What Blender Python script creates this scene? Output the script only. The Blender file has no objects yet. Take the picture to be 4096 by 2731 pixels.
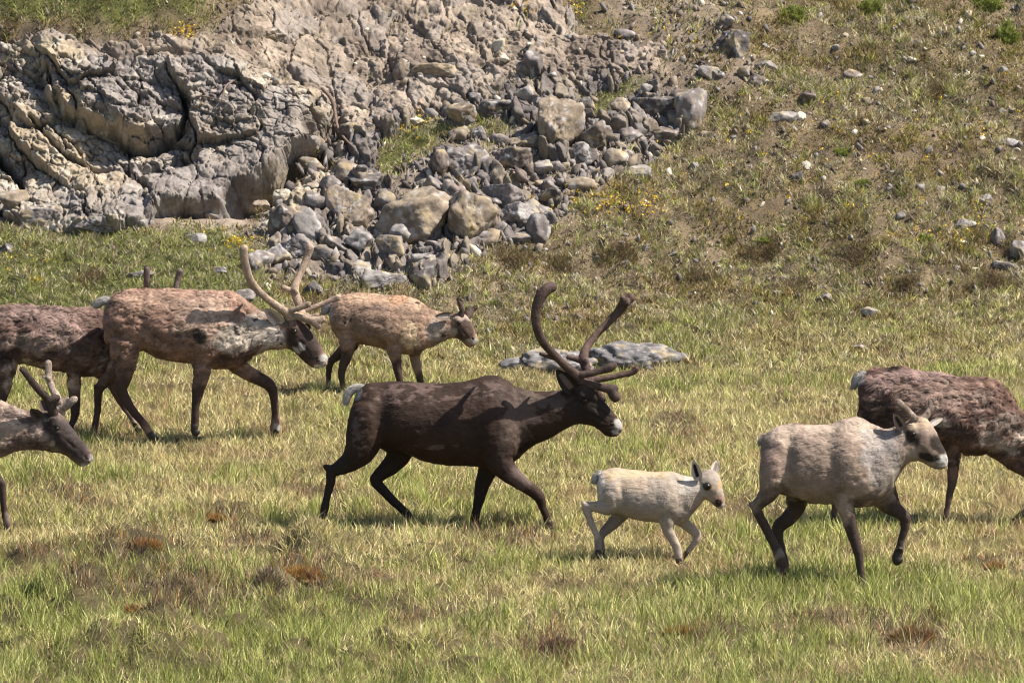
import bpy, math
import numpy as np
from mathutils import Vector
from mathutils.bvhtree import BVHTree
rng = np.random.default_rng(11)
scene = bpy.context.scene
col = scene.collection

# ------------------------------------------------------------------ camera, sky, sun, exposure
CAM = np.array([0.0, -60.0, 9.5]); PITCH = math.radians(7.55)
PW, PH = 4096.0, 2731.0
FOC = 28500.0
cd = bpy.data.cameras.new("camera"); cam = bpy.data.objects.new("camera", cd); col.objects.link(cam)
cam.location = CAM.tolist(); cam.rotation_euler = (math.pi/2-PITCH, 0, 0)
cd.sensor_width = 36; cd.lens = 36*FOC/PW; cd.clip_start = 1; cd.clip_end = 2000
cd.dof.use_dof = True; cd.dof.focus_distance = 60.6; cd.dof.aperture_fstop = 5.6
scene.camera = cam
SUN = np.array([0.60, -0.065, 0.80]); SUN /= np.linalg.norm(SUN)
el = math.asin(SUN[2]); az = math.atan2(SUN[0], SUN[1])
w = bpy.data.worlds.new("World"); scene.world = w; w.use_nodes = True
nt = w.node_tree; bg = nt.nodes["Background"]
sky = nt.nodes.new("ShaderNodeTexSky"); sky.sky_type = 'NISHITA'; sky.sun_disc = False
sky.sun_elevation = el; sky.sun_rotation = az; sky.air_density = 1.0; sky.dust_density = 1.5
nt.links.new(sky.outputs[0], bg.inputs[0]); bg.inputs[1].default_value = 0.07
sl = bpy.data.lights.new("sun", 'SUN'); sl.energy = 5.0; sl.angle = math.radians(0.5); sl.color = (1, .915, .80)
so = bpy.data.objects.new("sun", sl); col.objects.link(so)
so.rotation_euler = Vector(SUN.tolist()).to_track_quat('Z', 'Y').to_euler()
vs = scene.view_settings; vs.view_transform = 'Standard'; vs.look = 'None'; vs.gamma = 1; vs.exposure = 1.0
scene.render.engine = 'CYCLES'
scene.cycles.filter_width = 1.0
scene.cycles.max_bounces = 4; scene.cycles.diffuse_bounces = 2; scene.cycles.transparent_max_bounces = 4

# ------------------------------------------------------------------ maths helpers
cp, sp = math.cos(PITCH), math.sin(PITCH)
FWD = np.array([0, cp, -sp]); UP = np.array([0, sp, cp])
def ray(px, py):
    px = np.asarray(px, float); py = np.asarray(py, float)
    a = (px-PW/2)/FOC; b = (PH/2-py)/FOC
    return np.stack([a, cp+b*sp, -sp+b*cp], -1)
def proj(P):
    q = P-CAM; f = q@FWD
    return PW/2+FOC*q[..., 0]/f, PH/2-FOC*(q@UP)/f
def atY(px, py, Y):
    d = ray(px, py); t = (np.asarray(Y)-CAM[1])/d[..., 1]
    return CAM+d*t[..., None]
def _h(ix, iy, iz):
    n = (ix*73856093) ^ (iy*19349663) ^ (iz*83492791)
    n = (n ^ (n >> 13))*1274126177 & 0x7fffffff
    return (n ^ (n >> 16)) & 0x7fffffff
def noise(P, f=1.0, seed=0):
    P = np.asarray(P, float)*f+seed*17.37+100.0
    i = np.floor(P).astype(np.int64); r = P-i
    u = r*r*r*(r*(r*6-15)+10); out = 0
    for a in (0, 1):
        for b in (0, 1):
            for c in (0, 1):
                h = _h(i[..., 0]+a, i[..., 1]+b, i[..., 2]+c)
                g = ((h & 1)*2-1)*(r[..., 0]-a)+((h >> 1 & 1)*2-1)*(r[..., 1]-b)+((h >> 2 & 1)*2-1)*(r[..., 2]-c)
                out = out+g*(u[..., 0] if a else 1-u[..., 0])*(u[..., 1] if b else 1-u[..., 1])*(u[..., 2] if c else 1-u[..., 2])
    return out
def fbm(P, f=1.0, seed=0, oct=4, gain=.5):
    s = 0; a = 1.0
    for k in range(oct):
        s = s+a*noise(P, f*2**k, seed+k); a *= gain
    return s
def n2(x, y, f, seed=0, oct=3):
    return fbm(np.stack([x, y, np.zeros_like(x)], -1), f, seed, oct)
def sst(a, b, x):
    t = np.clip((x-a)/(b-a), 0, 1); return t*t*(3-2*t)
def mix(a, b, t):
    return a*(1-t)+b*t
def srgb(r, g, b):
    c = np.array([r, g, b])/255.; return np.where(c < .04045, c/12.92, ((c+.055)/1.055)**2.4)

# ------------------------------------------------------------------ mesh and material helpers
def mesh(name, V, F, C=None, mat=None, parent=None, smooth=True):
    """F: list of (n,k) int arrays"""
    me = bpy.data.meshes.new(name); V = np.asarray(V, np.float32)
    F = [np.asarray(f, np.int32) for f in F if len(f)]
    me.vertices.add(len(V)); me.vertices.foreach_set('co', V.ravel())
    loops = np.concatenate([f.ravel() for f in F]); tot = np.concatenate([np.full(len(f), f.shape[1]) for f in F])
    me.loops.add(len(loops)); me.loops.foreach_set('vertex_index', loops)
    me.polygons.add(len(tot))
    st = np.concatenate([[0], np.cumsum(tot)[:-1]])
    me.polygons.foreach_set('loop_start', st.astype(np.int32)); me.polygons.foreach_set('loop_total', tot.astype(np.int32))
    if smooth: me.polygons.foreach_set('use_smooth', np.ones(len(tot), bool))
    if C is not None:
        at = me.color_attributes.new('Col', 'FLOAT_COLOR', 'POINT')
        c4 = np.ones((len(V), 4), np.float32); c4[:, :3] = C; at.data.foreach_set('color', c4.ravel())
    me.update(calc_edges=True)
    if mat: me.materials.append(mat)
    o = bpy.data.objects.new(name, me); col.objects.link(o)
    if parent is not None:
        o.parent = parent
        o.matrix_parent_inverse = parent.matrix_world.inverted() if False else o.matrix_parent_inverse
        L = Vector(parent.location); o.location = (-L.x, -L.y, -L.z)
    return o
def tag(o, label=None, cat=None, group=None, kind=None):
    for k, v in (('label', label), ('category', cat), ('group', group), ('kind', kind)):
        if v: o[k] = v
    return o
def empty(name, loc, label, cat, group=None):
    o = bpy.data.objects.new(name, None); col.objects.link(o); o.location = [float(v) for v in loc]; o.empty_display_size = .1
    return tag(o, label, cat, group)
def material(name, rough=.9, spec=.25, bump=0, bscale=60, transl=0, var=.0, vscale=30, stretch=(1, 1, 1), fixed=None):
    m = bpy.data.materials.new(name); m.use_nodes = True; n = m.node_tree.nodes; l = m.node_tree.links
    b = n['Principled BSDF']; b.inputs['Roughness'].default_value = rough; b.inputs['Specular IOR Level'].default_value = spec
    if fixed is None:
        a = n.new('ShaderNodeAttribute'); a.attribute_name = 'Col'; src = a.outputs['Color']
    else:
        a = n.new('ShaderNodeRGB'); a.outputs[0].default_value = (*fixed, 1); src = a.outputs[0]
    tc = n.new('ShaderNodeTexCoord'); mp = n.new('ShaderNodeMapping'); mp.inputs['Scale'].default_value = stretch
    l.new(tc.outputs['Object'], mp.inputs[0])
    if var:
        nz = n.new('ShaderNodeTexNoise'); nz.inputs['Scale'].default_value = vscale; nz.inputs['Detail'].default_value = 6; nz.inputs['Roughness'].default_value = .7
        l.new(mp.outputs[0], nz.inputs[0])
        mr = n.new('ShaderNodeMapRange'); mr.inputs[1].default_value = .3; mr.inputs[2].default_value = .7; mr.inputs[3].default_value = 1-var; mr.inputs[4].default_value = 1+var
        l.new(nz.outputs[0], mr.inputs[0])
        mx = n.new('ShaderNodeVectorMath'); mx.operation = 'SCALE'; l.new(src, mx.inputs[0]); l.new(mr.outputs[0], mx.inputs['Scale']); src = mx.outputs[0]
    l.new(src, b.inputs['Base Color'])
    if bump:
        nb = n.new('ShaderNodeTexNoise'); nb.inputs['Scale'].default_value = bscale; nb.inputs['Detail'].default_value = 5
        l.new(mp.outputs[0], nb.inputs[0])
        bp = n.new('ShaderNodeBump'); bp.inputs['Strength'].default_value = bump; bp.inputs['Distance'].default_value = .01
        l.new(nb.outputs[0], bp.inputs['Height']); l.new(bp.outputs[0], b.inputs['Normal'])
    if transl:
        t = n.new('ShaderNodeBsdfTranslucent'); l.new(src, t.inputs[0]); ms = n.new('ShaderNodeMixShader'); ms.inputs[0].default_value = transl
        l.new(b.outputs[0], ms.inputs[1]); l.new(t.outputs[0], ms.inputs[2]); l.new(ms.outputs[0], n['Material Output'].inputs[0])
    return m
M_ground = material('ground_soil', 1, .1, .6, 45, var=.35, vscale=22)
M_cliff = material('cliff_rock', .9, .2, .8, 35, var=.3, vscale=16)
M_rock = material('grey_rock', .85, .3, .7, 30, var=.3, vscale=14)
M_grass = material('grass_blade', .6, .25, transl=.26)
M_coat = material('caribou_coat', .68, .2, .35, 90, var=.16, vscale=60, stretch=(.25, 1, .8))
M_velvet = material('antler_velvet', .75, .3, .4, 120, var=.2, vscale=60)
M_eye = material('eye_dark', .22, .5, fixed=(.012, .009, .008))
M_nostril = material('nostril_skin', .5, .4, fixed=(.02, .015, .014))
M_hoof = material('hoof_horn', .45, .4, fixed=(.025, .02, .018))
M_twig = material('dead_wood', .9, .2, .4, 50, fixed=(.16, .12, .10), var=.3)
M_petal = material('yellow_petals', .6, .2, transl=.3)

# ------------------------------------------------------------------ ground-cover map (which plants or stones cover which stretch of ground)
MW, MH = 256, 171
gx, gy = np.meshgrid((np.arange(MW)+.5)*16, (np.arange(MH)+.5)*16)
def polymask(pts):
    ins = np.zeros(gx.shape, bool); n = len(pts)
    for i in range(n):
        x1, y1 = pts[i]; x2, y2 = pts[(i+1) % n]
        if y1 == y2: continue
        c = ((gy >= min(y1, y2)) & (gy < max(y1, y2)) & (gx < (gy-y1)/(y2-y1)*(x2-x1)+x1)); ins ^= c
    return ins
def blur(a, k=3):
    for ax in (0, 1):
        p = np.pad(a, [(k, k) if q == ax else (0, 0) for q in (0, 1)], mode='edge')
        a = sum(np.take(p, range(i, i+a.shape[ax]), axis=ax) for i in range(2*k+1))/(2*k+1)
    return a
CL = {}
CL['meadow'] = [(-200, 1290), (500, 1330), (1300, 1300), (2000, 1330), (2600, 1290), (3200, 1230), (4300, 1150), (4300, 2900), (-200, 2900)]
CL['cliff'] = [(-400, 190), (150, 180), (330, 250), (600, 250), (900, 290), (1150, 380), (1340, 480), (1350, 700), (1220, 830), (1060, 900), (820, 935), (400, 935), (100, 930), (-400, 900)]
CL['soil'] = [(-300, 260), (-300, 190), (400, 150), (860, 110), (1000, 20), (1060, -100), (2100, -100), (2350, 150), (2700, 200), (2650, 330), (2250, 330), (1900, 440), (1500, 500), (1350, 560), (1250, 460), (900, 370), (400, 330)]
CL['scree'] = [(1330, 520), (1600, 450), (1900, 380), (2150, 300), (2700, 300), (2830, 430), (2750, 560), (2500, 700), (2250, 870), (2150, 980), (1700, 1120), (1200, 1130), (950, 1060), (1050, 930), (1150, 750)]
CL['scree2'] = [(2400, -100), (2800, -100), (3000, 170), (3100, 330), (2700, 360), (2450, 250)]
CL['green'] = [(-300, 900), (900, 920), (1050, 1000), (1100, 1200), (700, 1330), (-300, 1330)]
CL['green2'] = [(-300, -100), (900, -100), (800, 40), (450, 70), (-300, 90)]
CL['green3'] = [(1480, 560), (1650, 500), (2050, 480), (2080, 520), (1750, 560), (1600, 680), (1470, 690)]
CL['green4'] = [(2250, 370), (2600, 330), (2650, 380), (2350, 430)]
MASK = {k: blur(polymask(v).astype(float), 5 if k == 'meadow' else 2) for k, v in CL.items()}
def samp(m, px, py):
    fx = np.clip(px/16-.5, 0, MW-1.001); fy = np.clip(py/16-.5, 0, MH-1.001); ix = fx.astype(int); iy = fy.astype(int); fx = fx-ix; fy = fy-iy
    return (m[iy, ix]*(1-fx)+m[iy, ix+1]*fx)*(1-fy)+(m[iy+1, ix]*(1-fx)+m[iy+1, ix+1]*fx)*fy
def cover(P):
    px, py = proj(P); s = 55.0
    q = P*1.0
    px = px+s*noise(q, 1.7, 3)+s*.5*noise(q, 5, 4); py = py+s*.8*noise(q, 1.7, 5)+s*.5*noise(q, 5, 6)
    ix = np.clip(px/16, 0, MW-1).astype(int); iy = np.clip(py/16, 0, MH-1).astype(int)
    d = {k: m[iy, ix] for k, m in MASK.items()}
    d['green'] = np.maximum.reduce([d['green'], d['green2'], d['green3'], d['green4']])
    d['soil'] = np.maximum(d['soil'], .6*d['scree2']); d['scree'] = np.maximum(d['scree'], .25*d['scree2'])*(1-d['green'])
    d['soil'] = d['soil']*(1-d['scree'])*(1-d['green'])
    d['tundra'] = np.clip(1-d['meadow']-d['cliff']-d['soil']-d['scree']-d['green'], 0, 1)
    return d

# ------------------------------------------------------------------ terrain shape
YT = np.linspace(-40, 140, 3601)
def prof(sl):
    z = np.concatenate([[0], np.cumsum((sl[1:]+sl[:-1])/2*np.diff(YT))]); return z-np.interp(0, YT, z)
ZR = prof(.012+.53*sst(8, 15, YT))
ZL = prof(.012+.27*sst(7.5, 11, YT)+1.25*sst(14.0, 14.4, YT)*(1-sst(15.5, 16.0, YT))+.2*sst(15.5, 17, YT))
def hz(x, y):
    x = np.asarray(x, float); y = np.asarray(y, float)
    wl = 1-sst(-3.4, -1.2, x+.5*np.sin(y*.9))
    z = np.interp(y, YT, ZR)*(1-wl)+np.interp(y, YT, ZL)*wl
    hill = sst(7, 13, y)
    lump = sst(-9.5, -7, y)*(1-sst(-2.0, -.6, y))*(1-sst(-1.4, .6, x))
    z = z+.05*n2(x, y, .9, 1, 3)*(1-hill)+.02*n2(x, y, 3.5, 2, 2)+lump*.30*np.maximum(n2(x, y, 1.0, 12, 3), -.1)+.20*np.exp(-((x+3.1)/1.7)**2-((y+3.3)/1.4)**2)
    z = z+hill*(.22*n2(x, y, .35, 7, 3)+.06*n2(x, y, 1.6, 8, 3))
    return z
def hit(px, py):
    d = ray(px, py); t = 48.0
    for _ in range(400):
        p = CAM+d*t
        g = p[2]-hz(p[0], p[1])
        if g <= 0.004: break
        t += max(.01, g*.62)
    return CAM+d*t
def terrain_grid(x0, x1, nx, y0, y1, ny):
    xs = np.linspace(x0, x1, nx); ys = np.linspace(y0, y1, ny); X, Y = np.meshgrid(xs, ys)
    i = np.arange(nx*ny).reshape(ny, nx)
    F = np.stack([i[:-1, :-1], i[:-1, 1:], i[1:, 1:], i[1:, :-1]], -1).reshape(-1, 4)
    return X.ravel(), Y.ravel(), F
C_soil = np.array([.235, .193, .155]); C_dirt = np.array([.085, .065, .05]); C_tund = np.array([.13, .10, .066])
def ground_colour(P, d):
    c = np.empty((len(P), 3)); c[:] = C_tund
    m = n2(P[:, 0], P[:, 1], 2.5, 21)[:, None]
    c = c*(1+.5*m)
    c = mix(c, np.array([.075, .062, .034])*(1+.4*m), d['meadow'][:, None])
    c = mix(c, np.array([.08, .085, .03])*(1+.4*m), d['green'][:, None])
    s = C_soil*(1+.25*fbm(P, 3, 31)[:, None]); dk = sst(.05, .35, n2(P[:, 0], P[:, 1], 1.3, 33))[:, None]
    s = mix(s, np.array([.13, .10, .08]), dk*.9)
    c = mix(c, s, np.clip(d['soil']+d['cliff'], 0, 1)[:, None])
    c = mix(c, np.array([.15, .125, .105])*(1+.3*m), d['scree'][:, None])
    return c
X, Y, F = terrain_grid(-7.2, 7.2, 480, -11, 30, 1180)
Z = hz(X, Y); P = np.stack([X, Y, Z], -1); d = cover(P)
rough = .045*fbm(P, 5, 41, 5)*(d['soil']+d['scree']+.9*d['tundra']+.9*d['green']+.5*d['cliff'])
rough += (-.06*np.abs(noise(P, 4, 47))-.03*np.abs(noise(P, 11, 48)))*(d['soil']+d['scree'])
GZ = (P[:, 2]+rough).reshape(1180, 480)
def hgt(x, y):
    fx = np.clip((np.asarray(x)+7.2)/14.4*479, 0, 478.99); fy = np.clip((np.asarray(y)+11)/41*1179, 0, 1178.99); ix = fx.astype(int); iy = fy.astype(int); fx = fx-ix; fy = fy-iy
    return (GZ[iy, ix]*(1-fx)+GZ[iy, ix+1]*fx)*(1-fy)+(GZ[iy+1, ix]*(1-fx)+GZ[iy+1, ix+1]*fx)*fy
snk = .35*sst(.25, .8, d['cliff'])*(1-sst(800, 880, proj(P)[1]))
P[:, 2] += rough-snk; P[:, 1] += snk
tag(mesh('ground', P, [F], ground_colour(P, d), M_ground), 'tundra ground of meadow and rising hillside', None, None, 'structure')
# coarse ground all round, to the horizon, with the fine sheet's rectangle left out
cx = np.unique(np.concatenate([np.linspace(-400, -40, 20), np.linspace(-40, 40, 101), np.linspace(40, 400, 20), [-7.1, 7.1]]))
cy = np.unique(np.concatenate([np.linspace(-400, -40, 20), np.linspace(-40, 60, 121), np.linspace(60, 400, 20), [-10.9, 29.9]]))
X, Y = np.meshgrid(cx, cy); i = np.arange(X.size).reshape(X.shape)
F = np.stack([i[:-1, :-1], i[:-1, 1:], i[1:, 1:], i[1:, :-1]], -1)
mxx, myy = (X[:-1, :-1]+X[1:, 1:])/2, (Y[:-1, :-1]+Y[1:, 1:])/2
keep = ~((np.abs(mxx) < 7.1) & (myy > -10.9) & (myy < 29.9))
P = np.stack([X.ravel(), Y.ravel(), hz(X.ravel(), np.minimum(Y.ravel(), 80))], -1)
cc = np.where(P[:, 1:2] < 10, np.array([[.2, .19, .08]]), np.array([[.2, .165, .1]]))
tag(mesh('terrain', P, [F[keep]], cc, M_ground), 'wide grassy terrain beyond the herd', None, None, 'structure')

# ------------------------------------------------------------------ cliff: fractured limestone outcrop
def voro(U, V, cell, seed, warp=.25):
    U = U+warp*cell*n2(U, V, 1.3/cell, seed, 2); V = V+warp*cell*n2(U, V, 1.3/cell, seed+9, 2)
    iu = np.floor(U/cell).astype(int); iv = np.floor(V/cell).astype(int)
    b1 = np.full(U.shape, 1e9); b2 = b1.copy(); off = np.zeros_like(U); tx = off.copy(); ty = off.copy(); du = off.copy(); dv = off.copy()
    def hh(a, b, k): return (_h(a, b, np.full_like(a, k+seed*7)) % 10007)/10007.
    for a in (-1, 0, 1):
        for b in (-1, 0, 1):
            A = iu+a; B = iv+b
            cu = (A+.5+.8*(hh(A, B, 1)-.5))*cell; cv = (B+.5+.8*(hh(A, B, 2)-.5))*cell
            D = np.hypot(U-cu, V-cv); n = D < b1
            b2 = np.where(n, b1, np.minimum(b2, D)); b1 = np.where(n, D, b1)
            off = np.where(n, hh(A, B, 3)-.5, off); tx = np.where(n, hh(A, B, 4)-.5, tx); ty = np.where(n, hh(A, B, 5)-.5, ty)
            du = np.where(n, U-cu, du); dv = np.where(n, V-cv, dv)
    return b2-b1, off, tx*du+ty*dv
def polydist(px, py, pts):
    best = np.full(px.shape, 1e9); side = np.zeros_like(px)
    for (x1, y1), (x2, y2) in zip(pts[:-1], pts[1:]):
        dx, dy = x2-x1, y2-y1; t = np.clip(((px-x1)*dx+(py-y1)*dy)/(dx*dx+dy*dy), 0, 1)
        D = np.hypot(px-x1-t*dx, py-y1-t*dy); n = D < best
        best = np.where(n, D, best); side = np.where(n, (px-x1)*dy-(py-y1)*dx, side)
    return best, side
def build_cliff():
    nx, nyy = 900, 860
    xs = np.linspace(-6.6, 3.0, nx)
    yk = np.concatenate([np.linspace(11.0, 14.0, 160, endpoint=False), np.linspace(14.0, 16.2, 360, endpoint=False), np.linspace(16.2, 22.5, nyy-520)])
    X, Y = np.meshgrid(xs, yk); X = X.ravel(); Y = Y.ravel(); Z = hz(X, Y); P = np.stack([X, Y, Z], -1)
    px, py = proj(P)
    q = P*1.0
    pxw = px+34*noise(q, 1.8, 71); pyw = py+30*noise(q, 1.8, 73)
    m = sst(.08, .85, samp(blur(MASK['cliff'], 5), pxw, pyw))
    dc = cover(P); ms = sst(.1, .8, dc['soil'])*(1-m); mk = sst(.1, .8, dc['scree'])*(1-m)*(1-ms)
    U = X+.35*Z; V = Z*1.15+.3*X*.4
    e1, o1, t1 = voro(U, V*1.25, .66, 3); e2, o2, t2 = voro(U+.2*V, V*1.5, .24, 5); e3, o3, t3 = voro(U, V*1.3, .08, 8)
    D = .27*o1+.55*t1+.09*o2+.38*t2+.025*o3+.22*t3
    D -= .15*np.exp(-(e1/.02)**2)+.06*np.exp(-(e2/.012)**2)+.012*np.exp(-(e3/.008)**2)
    D += .05*fbm(P, 2.2, 81, 4)+.012*fbm(P, 18, 85, 3)
    slab = np.clip(1.5*samp(blur(polymask([(560, 900), (560, 800), (700, 720), (800, 640), (1000, 570), (1150, 470), (1290, 480), (1295, 590), (1110, 695), (1000, 775), (800, 855), (650, 900)]).astype(float), 2), pxw, pyw)-.25, 0, 1)
    lob = np.clip(1.5*samp(blur(polymask([(330, 350), (620, 330), (640, 480), (520, 560), (430, 520), (340, 450)]).astype(float), 2), pxw, pyw)-.25, 0, 1)
    D = D*(1-.55*slab)+.08*slab+.16*lob
    for pts, amp, wid in (([(560, 905), (680, 892), (800, 850), (1000, 768), (1100, 690), (1230, 600), (1290, 490)], .42, 80),
                          ([(185, 320), (205, 410), (330, 470), (430, 540), (520, 590), (560, 560), (700, 520)], .24, 42),
                          ([(-50, 420), (60, 440), (110, 500), (190, 490)], .15, 40),
                          ([(430, 700), (560, 680), (640, 640), (720, 640)], .13, 35)):
        dist, side = polydist(pxw, pyw, pts)
        above = side > 0
        D += np.where(above, amp*.45*np.exp(-(dist/(wid*1.9))**2), amp*.35-amp*1.45*sst(0, wid*.8, dist))*np.where(above, 1, np.exp(-(dist/wid/1.4)**2))
    for pts, dep, wid in (([(738, 370), (748, 450), (735, 545)], .28, 9), ([(-10, 570), (35, 670), (85, 785)], .35, 13),
                          ([(105, 480), (170, 560), (270, 640), (330, 690), (450, 720)], .16, 8), ([(480, 690), (520, 740), (570, 760), (600, 800)], .15, 9),
                          ([(190, 300), (200, 370), (240, 440)], .2, 12), ([(620, 900), (800, 868), (1000, 795), (1110, 720), (1240, 622)], .55, 22), ([(440, 560), (520, 610), (600, 600), (700, 560)], .3, 14), ([(1250, 530), (1330, 520), (1420, 540), (1440, 590)], .5, 34)):
        dist, side = polydist(pxw, pyw, pts); D -= dep*np.exp(-(dist/wid)**2)*(1 if wid < 30 else np.clip(m+ms, 0, 1))
    # rough rubbly bank above the cliff, broken bedrock under the scree
    f1, p1, s1 = voro(U*.9, V*1.1, .34, 13); f2, p2, s2 = voro(U, V, .13, 15)
    D2 = .07*p1+.22*s1+.045*p2+.3*s2-.05*np.exp(-(f1/.02)**2)-.02*np.exp(-(f2/.012)**2)+.06*fbm(P, 2.6, 181, 5)+.012*fbm(P, 20, 185, 3)
    D3 = .24*p1+.7*s1+.09*p2+.5*s2-.16*np.exp(-(f1/.035)**2)-.05*np.exp(-(f2/.014)**2)+.05*fbm(P, 3, 191, 4)
    Dm = m*(D+.14)+ms*(D2+.05)+mk*(D3+.03)
    tot = np.clip(m+ms+mk, 0, 1)
    nrm = mix(np.array([.0, -.55, .83]), np.array([.0, -.86, .50]), m[:, None])
    out = Dm-(1-tot)*.42*sst(0, .5, 1-tot)
    P = P+out[:, None]*nrm
    g1, r1, u1 = voro(P[:, 0]+.3*P[:, 2], P[:, 2]*1.3, .19, 23); g2, r2, u2 = voro(P[:, 0], P[:, 2]*1.2, .07, 25)
    P = P+(m*(.05*r1+.22*u1-.035*np.exp(-(g1/.012)**2)+.010*r2+.10*u2-.010*np.exp(-(g2/.008)**2)))[:, None]*nrm
    for sd in (0, 1, 2): P[:, sd] += tot*(.016*fbm(P, 4, 91+sd*3, 3)+.006*fbm(P, 19, 101+sd*3, 2))
    g = n2(U, V, 1.1, 95)+.9*o1+.6*o2
    tan = np.array([.29, .24, .175]); grey = np.array([.20, .18, .17]); pale = np.array([.40, .37, .32]); dark = np.array([.12, .103, .097])
    t = sst(-.35, .45, g)[:, None]
    c = mix(grey, tan, t)
    c = mix(c, pale, (sst(.15, .5, fbm(P, 7, 97, 4))*.7)[:, None])
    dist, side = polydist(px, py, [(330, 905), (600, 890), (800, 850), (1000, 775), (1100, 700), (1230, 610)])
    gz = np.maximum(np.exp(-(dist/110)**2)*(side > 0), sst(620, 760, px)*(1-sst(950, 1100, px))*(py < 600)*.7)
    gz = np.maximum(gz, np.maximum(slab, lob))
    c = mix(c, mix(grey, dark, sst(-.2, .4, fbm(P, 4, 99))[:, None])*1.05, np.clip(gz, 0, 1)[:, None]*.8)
    c = mix(c, dark, (np.exp(-(e2/.012)**2)*.5)[:, None])
    cs = C_soil*(1+.45*fbm(P, 3.5, 77, 5)[:, None]); cs = mix(cs, grey, (sst(.0, .4, p1+.5*p2)*.6)[:, None]); cs = mix(cs, np.array([.12, .095, .08]), (sst(.05, .4, n2(P[:, 0], P[:, 1], 1.1, 33))*.75)[:, None])
    ck = mix(grey, np.array([.125, .11, .105]), sst(-.3, .3, p1)[:, None])*(1+.35*fbm(P, 5, 177, 4)[:, None]); ck = mix(ck, tan*.8, (sst(.1, .4, p2)*.6)[:, None])
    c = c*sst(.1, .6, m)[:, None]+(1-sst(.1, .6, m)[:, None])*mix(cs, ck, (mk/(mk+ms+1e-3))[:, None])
    i = np.arange(nx*nyy).reshape(nyy, nx)
    F = np.stack([i[:-1, :-1], i[:-1, 1:], i[1:, 1:], i[1:, :-1]], -1).reshape(-1, 4)
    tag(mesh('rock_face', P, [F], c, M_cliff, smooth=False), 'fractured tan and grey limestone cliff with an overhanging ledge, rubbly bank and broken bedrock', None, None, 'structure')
    return BVHTree.FromPolygons(P[::1].tolist(), F.tolist())
cliff_bvh = build_cliff()
def hit2(px, py):
    p = hit(px, py); d = Vector(ray(px, py).tolist()).normalized()
    h = cliff_bvh.ray_cast(Vector(CAM.tolist()), d)
    if h[0] is not None and (h[0]-Vector(CAM.tolist())).length < np.linalg.norm(p-CAM): return np.array(h[0])
    return p

# ------------------------------------------------------------------ rocks
def ico(n):
    import bmesh
    bm = bmesh.new(); bmesh.ops.create_icosphere(bm, subdivisions=n, radius=1)
    V = np.array([v.co[:] for v in bm.verts]); F = np.array([[v.index for v in f.verts] for f in bm.faces]); bm.free(); return V, F
ICO = {n: ico(n) for n in (1, 2, 3, 4, 5)}
def rock_shape(lv, r, planes=7, rough=.05):
    V, F = ICO[lv]; N = r.normal(size=(planes, 3)); N /= np.linalg.norm(N, axis=1)[:, None]; h = r.uniform(.5, .85, planes)
    M = r.normal(size=(9, 3)); M /= np.linalg.norm(M, axis=1)[:, None]
    N = np.vstack([N, -N[:4]+.3*r.normal(size=(4, 3)), M]); N /= np.linalg.norm(N, axis=1)[:, None]; h = np.concatenate([h, r.uniform(.5, .9, 4), r.uniform(.78, 1.0, 9)])
    dt = V@N.T; rr = np.min(np.where(dt > .05, h/np.maximum(dt, .05), 9), axis=1); rr = np.minimum(rr, 1.7)
    s = r.uniform(0, 99)
    rr = rr*(1+rough*.8*fbm(V, 2.2, s, 3)-rough*.9*(1-sst(0, .12, np.abs(noise(V, 2.6, s+3))))+rough*.35*fbm(V, 10, s, 3))
    return V*rr[:, None], F
TINT = {'g': (.155, .136, .13), 'd': (.09, .079, .076), 't': (.205, .165, .125), 'p': (.215, .198, .192), 'o': (.125, .118, .122), 'c': (.48, .44, .36), 'b': (.13, .105, .09)}
def rock_colour(V, tint, r):
    s = r.uniform(0, 99); b = np.array(TINT[tint])
    c = b*(1+.45*fbm(V, 1.6, s, 4))[:, None]
    c = mix(c, np.array([.42, .41, .40]), (sst(.25, .55, fbm(V, 3.1, s+5, 4))*.55)[:, None])
    c = mix(c, np.array([.38, .30, .16]), (sst(.3, .6, fbm(V, 1.3, s+8, 3))*.5)[:, None])
    return c
def place_rock(name, px, py, wp, hp, tint, lv, label, group, r, sink=.38, rough=.07):
    if wp > 200 and sink == .38: sink = .5
    p = hit2(px, py+hp*.32); dist = np.linalg.norm(p-CAM); s = dist/FOC
    wm, hm = wp*s/2, hp*s/2
    V, F = rock_shape(lv, r, rough=rough)
    if rough > .2: sd = r.uniform(0, 99); V = ICO[lv][0]; Q = V*np.array([wm/hm, 1.4, .9]); V = V*(1+.26*fbm(Q, .9, sd, 4)+.03*fbm(Q, 5, sd, 2))[:, None]
    V = V/np.abs(V).max(0)
    a = r.uniform(-.8, .8); ca, sa = math.cos(a), math.sin(a)
    V = V@np.array([[ca, 0, sa], [0, 1, 0], [-sa, 0, ca]]).T; V = V/np.abs(V).max(0)
    c = rock_colour(V*max(wm, .05)/.25+r.uniform(0, 5), tint, r)
    S = np.array([wm, min(wm, hm*1.6)*.5+hm*.5, hm*1.12]); V = V*S; nn = V/S**2; nn /= np.linalg.norm(nn, axis=1)[:, None]+1e-9; sd = r.uniform(0, 99)
    V = V+nn*(.065*min(wm, hm)*(fbm(V/min(wm, hm), 2.2, sd, 4)-.8*(1-sst(0, .1, np.abs(noise(V/min(wm, hm)*np.array([.8, 1, 1.5]), 1.6, sd+3))))))[:, None]
    base = p+np.array([0, S[1]*.45, 0]); ctr = p+np.array([0, S[1]*.55, S[2]*(.7-sink)])
    me = mesh(name, V, [F], c, M_rock, smooth=False)
    me.location = ctr.tolist()
    return tag(me, label, 'rock', group)
R = np.random.default_rng(5)
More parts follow.
